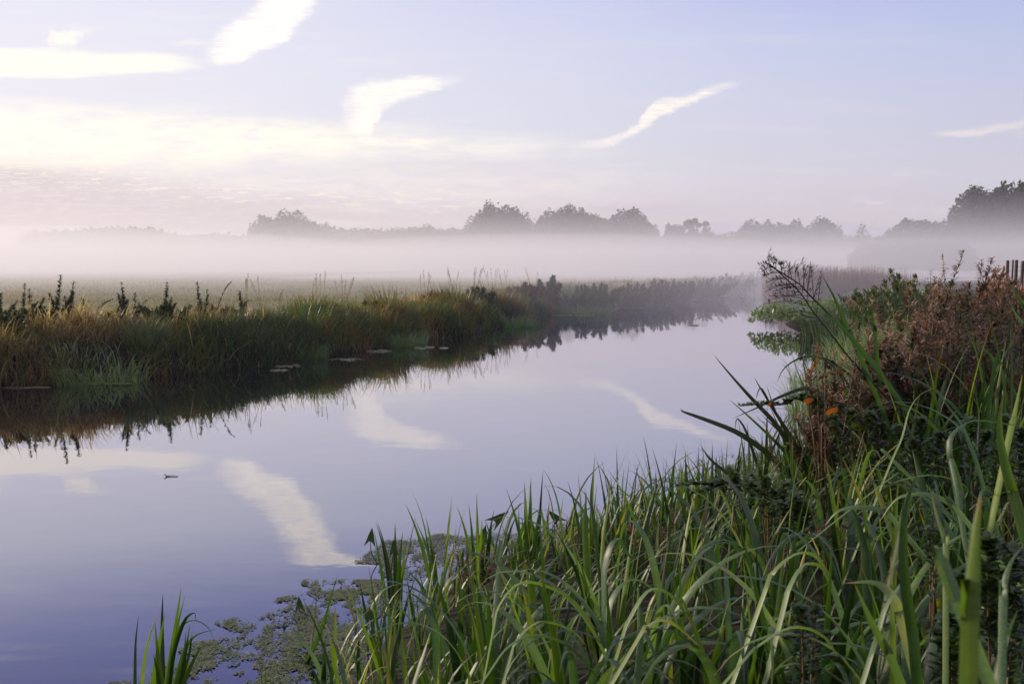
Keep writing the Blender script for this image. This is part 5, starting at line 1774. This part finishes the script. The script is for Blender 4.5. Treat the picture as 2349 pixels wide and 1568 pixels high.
near_weed(4, [[(680, 420), (760, 560)], [(700, 600), (800, 680)], [(880, 460), (900, 600)], [(980, 520), (960, 640)], [(1060, 560), (1040, 700)]], (900, 900), 5.1, 90, 'wiry brown seeding grass among the crossing stems', leaf=.018, mat='brown', wr=.3, name='wiry_grass', cat='grass plant', var=(.4, .9), sr=.0015)
near_weed(3, [[(845, 1250), (870, 1300)], [(920, 1240), (950, 1350)], [(1020, 1240), (1010, 1380)], [(960, 1380), (1000, 1450)], [(1230, 1040), (1230, 1120)]], (1040, 1560), 5.2, 120, 'brown dock with knobbly seed clusters', leaf=.016, mat='brown', wr=.9, name='dock_plant', cat='dock', var=(.1, .5))
near_weed(6, [[(1050, 600), (1150, 620)], [(1000, 640), (1100, 680)], [(1250, 590), (1200, 650)], [(1120, 580), (1150, 700)]], (1150, 800), 3.8, 110, 'nest of dry brown stalks low in the middle of the bank', leaf=.035, mat='brown', wr=.2, name='dry_weed', cat='dry weed', var=(.3, .7))

# orange leaves caught on the nettles
def flat_leaf(c, x, y, d, L, ang, lab, var=.5, mat='orange'):
    p = at(*cp(c, x, y), d)
    S = Soup()
    n = 9
    t = np.linspace(0, 1, n)
    w = np.sin(PI * t) ** .6 * .34 * L * (1 + .10 * np.sin(t * 31))
    ca, sa = math.cos(ang), math.sin(ang)
    pts = []
    for i in range(n):
        u = (t[i] - .5) * L
        for s in (-1, 0, 1):
            v = s * w[i]
            pts.append((u * ca - v * sa * .8, -.35 * v, u * sa + v * ca * .8 - .10 * L * abs(s)))
    i = np.arange(n - 1)[:, None] * 3
    j = np.arange(2)[None]
    a = (i + j).ravel()
    S.add(pts, np.stack([a, a + 1, a + 4, a + 3], -1), var, .5)
    o = S.obj('autumn_leaf', M[mat])
    o.location = tuple(p)
    tag(o, lab, 'autumn leaf')


flat_leaf(4, 1145, 375, 4.9, .07, .35, 'large orange autumn leaf caught on dark nettles', .9)
flat_leaf(4, 1000, 308, 5.0, .055, .15, 'smaller orange leaf left of the large one', .5)
flat_leaf(4, 1165, 500, 4.9, .045, -1.0, 'torn orange leaf below the large one', .3)
flat_leaf(4, 755, 335, 5.1, .03, .9, 'tiny ochre leaf on the crossing dark stems', .4)
flat_leaf(4, 1305, 470, 4.9, .07, -.4, 'yellow green round leaf right of the orange ones', .8, 'nettle_near')

# arrowhead plants
def arrowhead(c, leafpx, stempx, d, s, ang, label):
    L = px_line(c, [leafpx, *stempx], d, d)
    e = empty('arrowhead_plant', L[0], label, 'water plant')
    S = Soup()
    tube(S, L - L[0], .005, .003, .5, 5)
    S.obj('stalk', M['arrow'], e)
    p = L[-1] - L[0]
    out = [(0, 1.0), (.22, .35), (.30, .0), (.50, -.75), (.12, -.22), (0, -.12), (-.12, -.22), (-.50, -.75), (-.30, 0), (-.22, .35)]
    ca, sa = math.cos(ang), math.sin(ang)
    V = [(p[0] + (x * ca - y * sa) * s, p[1] + abs(x) * s * .5, p[2] + (x * sa + y * ca) * s) for x, y in out]
    B = Soup()
    B.add(V, [(0, 1, 9, 9), (1, 2, 8, 9), (2, 4, 6, 8), (2, 3, 4, 4), (8, 6, 7, 7), (4, 5, 6, 6)][1:3] + [(0, 1, 9, 0), (2, 3, 4, 2), (8, 6, 7, 8), (4, 5, 6, 4)][0:0], .4, .5)
    B.add([V[0], V[1], V[9], V[0]], [(0, 1, 2, 3)], .4, .5)
    B.add([V[2], V[3], V[4], V[2]], [(0, 1, 2, 3)], .4, .5)
    B.add([V[8], V[6], V[7], V[8]], [(0, 1, 2, 3)], .4, .5)
    B.obj('leaf', M['arrow'], e, smooth=False)


arrowhead(5, (285, 660), [(290, 740), (320, 800), (370, 890)], 7.2, .09, -.15, 'tall arrow shaped leaf on a curved stalk left of the bank, dark on the water')
arrowhead(5, (430, 730), [(420, 800), (410, 900)], 7.0, .08, .05, 'arrow shaped leaf just above the leftmost sword leaves')
arrowhead(5, (1080, 540), [(1040, 600), (1020, 700)], 6.6, .10, -.9, 'arrow shaped leaf tilted right in the dark tangle over duckweed')
arrowhead(5, (990, 650), [(980, 720), (970, 800)], 6.5, .09, -.2, 'arrow shaped leaf drooping in the dark tangle')
arrowhead(5, (1450, 535), [(1420, 590), (1360, 680)], 6.8, .09, .75, 'thin split arrow leaf standing right of the dark tangle')
arrowhead(7, (1875, 1080), [(1880, 1110), (1960, 1150)], 6.1, .07, .05, 'small arrow leaf low over the duckweed beside leaning leaves')
arrowhead(7, (1782, 1235), [(1790, 1250), (1800, 1260)], 5.9, .05, .1, 'smallest pointed leaf lying in the duckweed')
arrowhead(5, (285, 1150), [(290, 1200), (285, 1290)], 5.7, .07, .1, 'dark arrow leaf with a reflection at the duckweed gap')
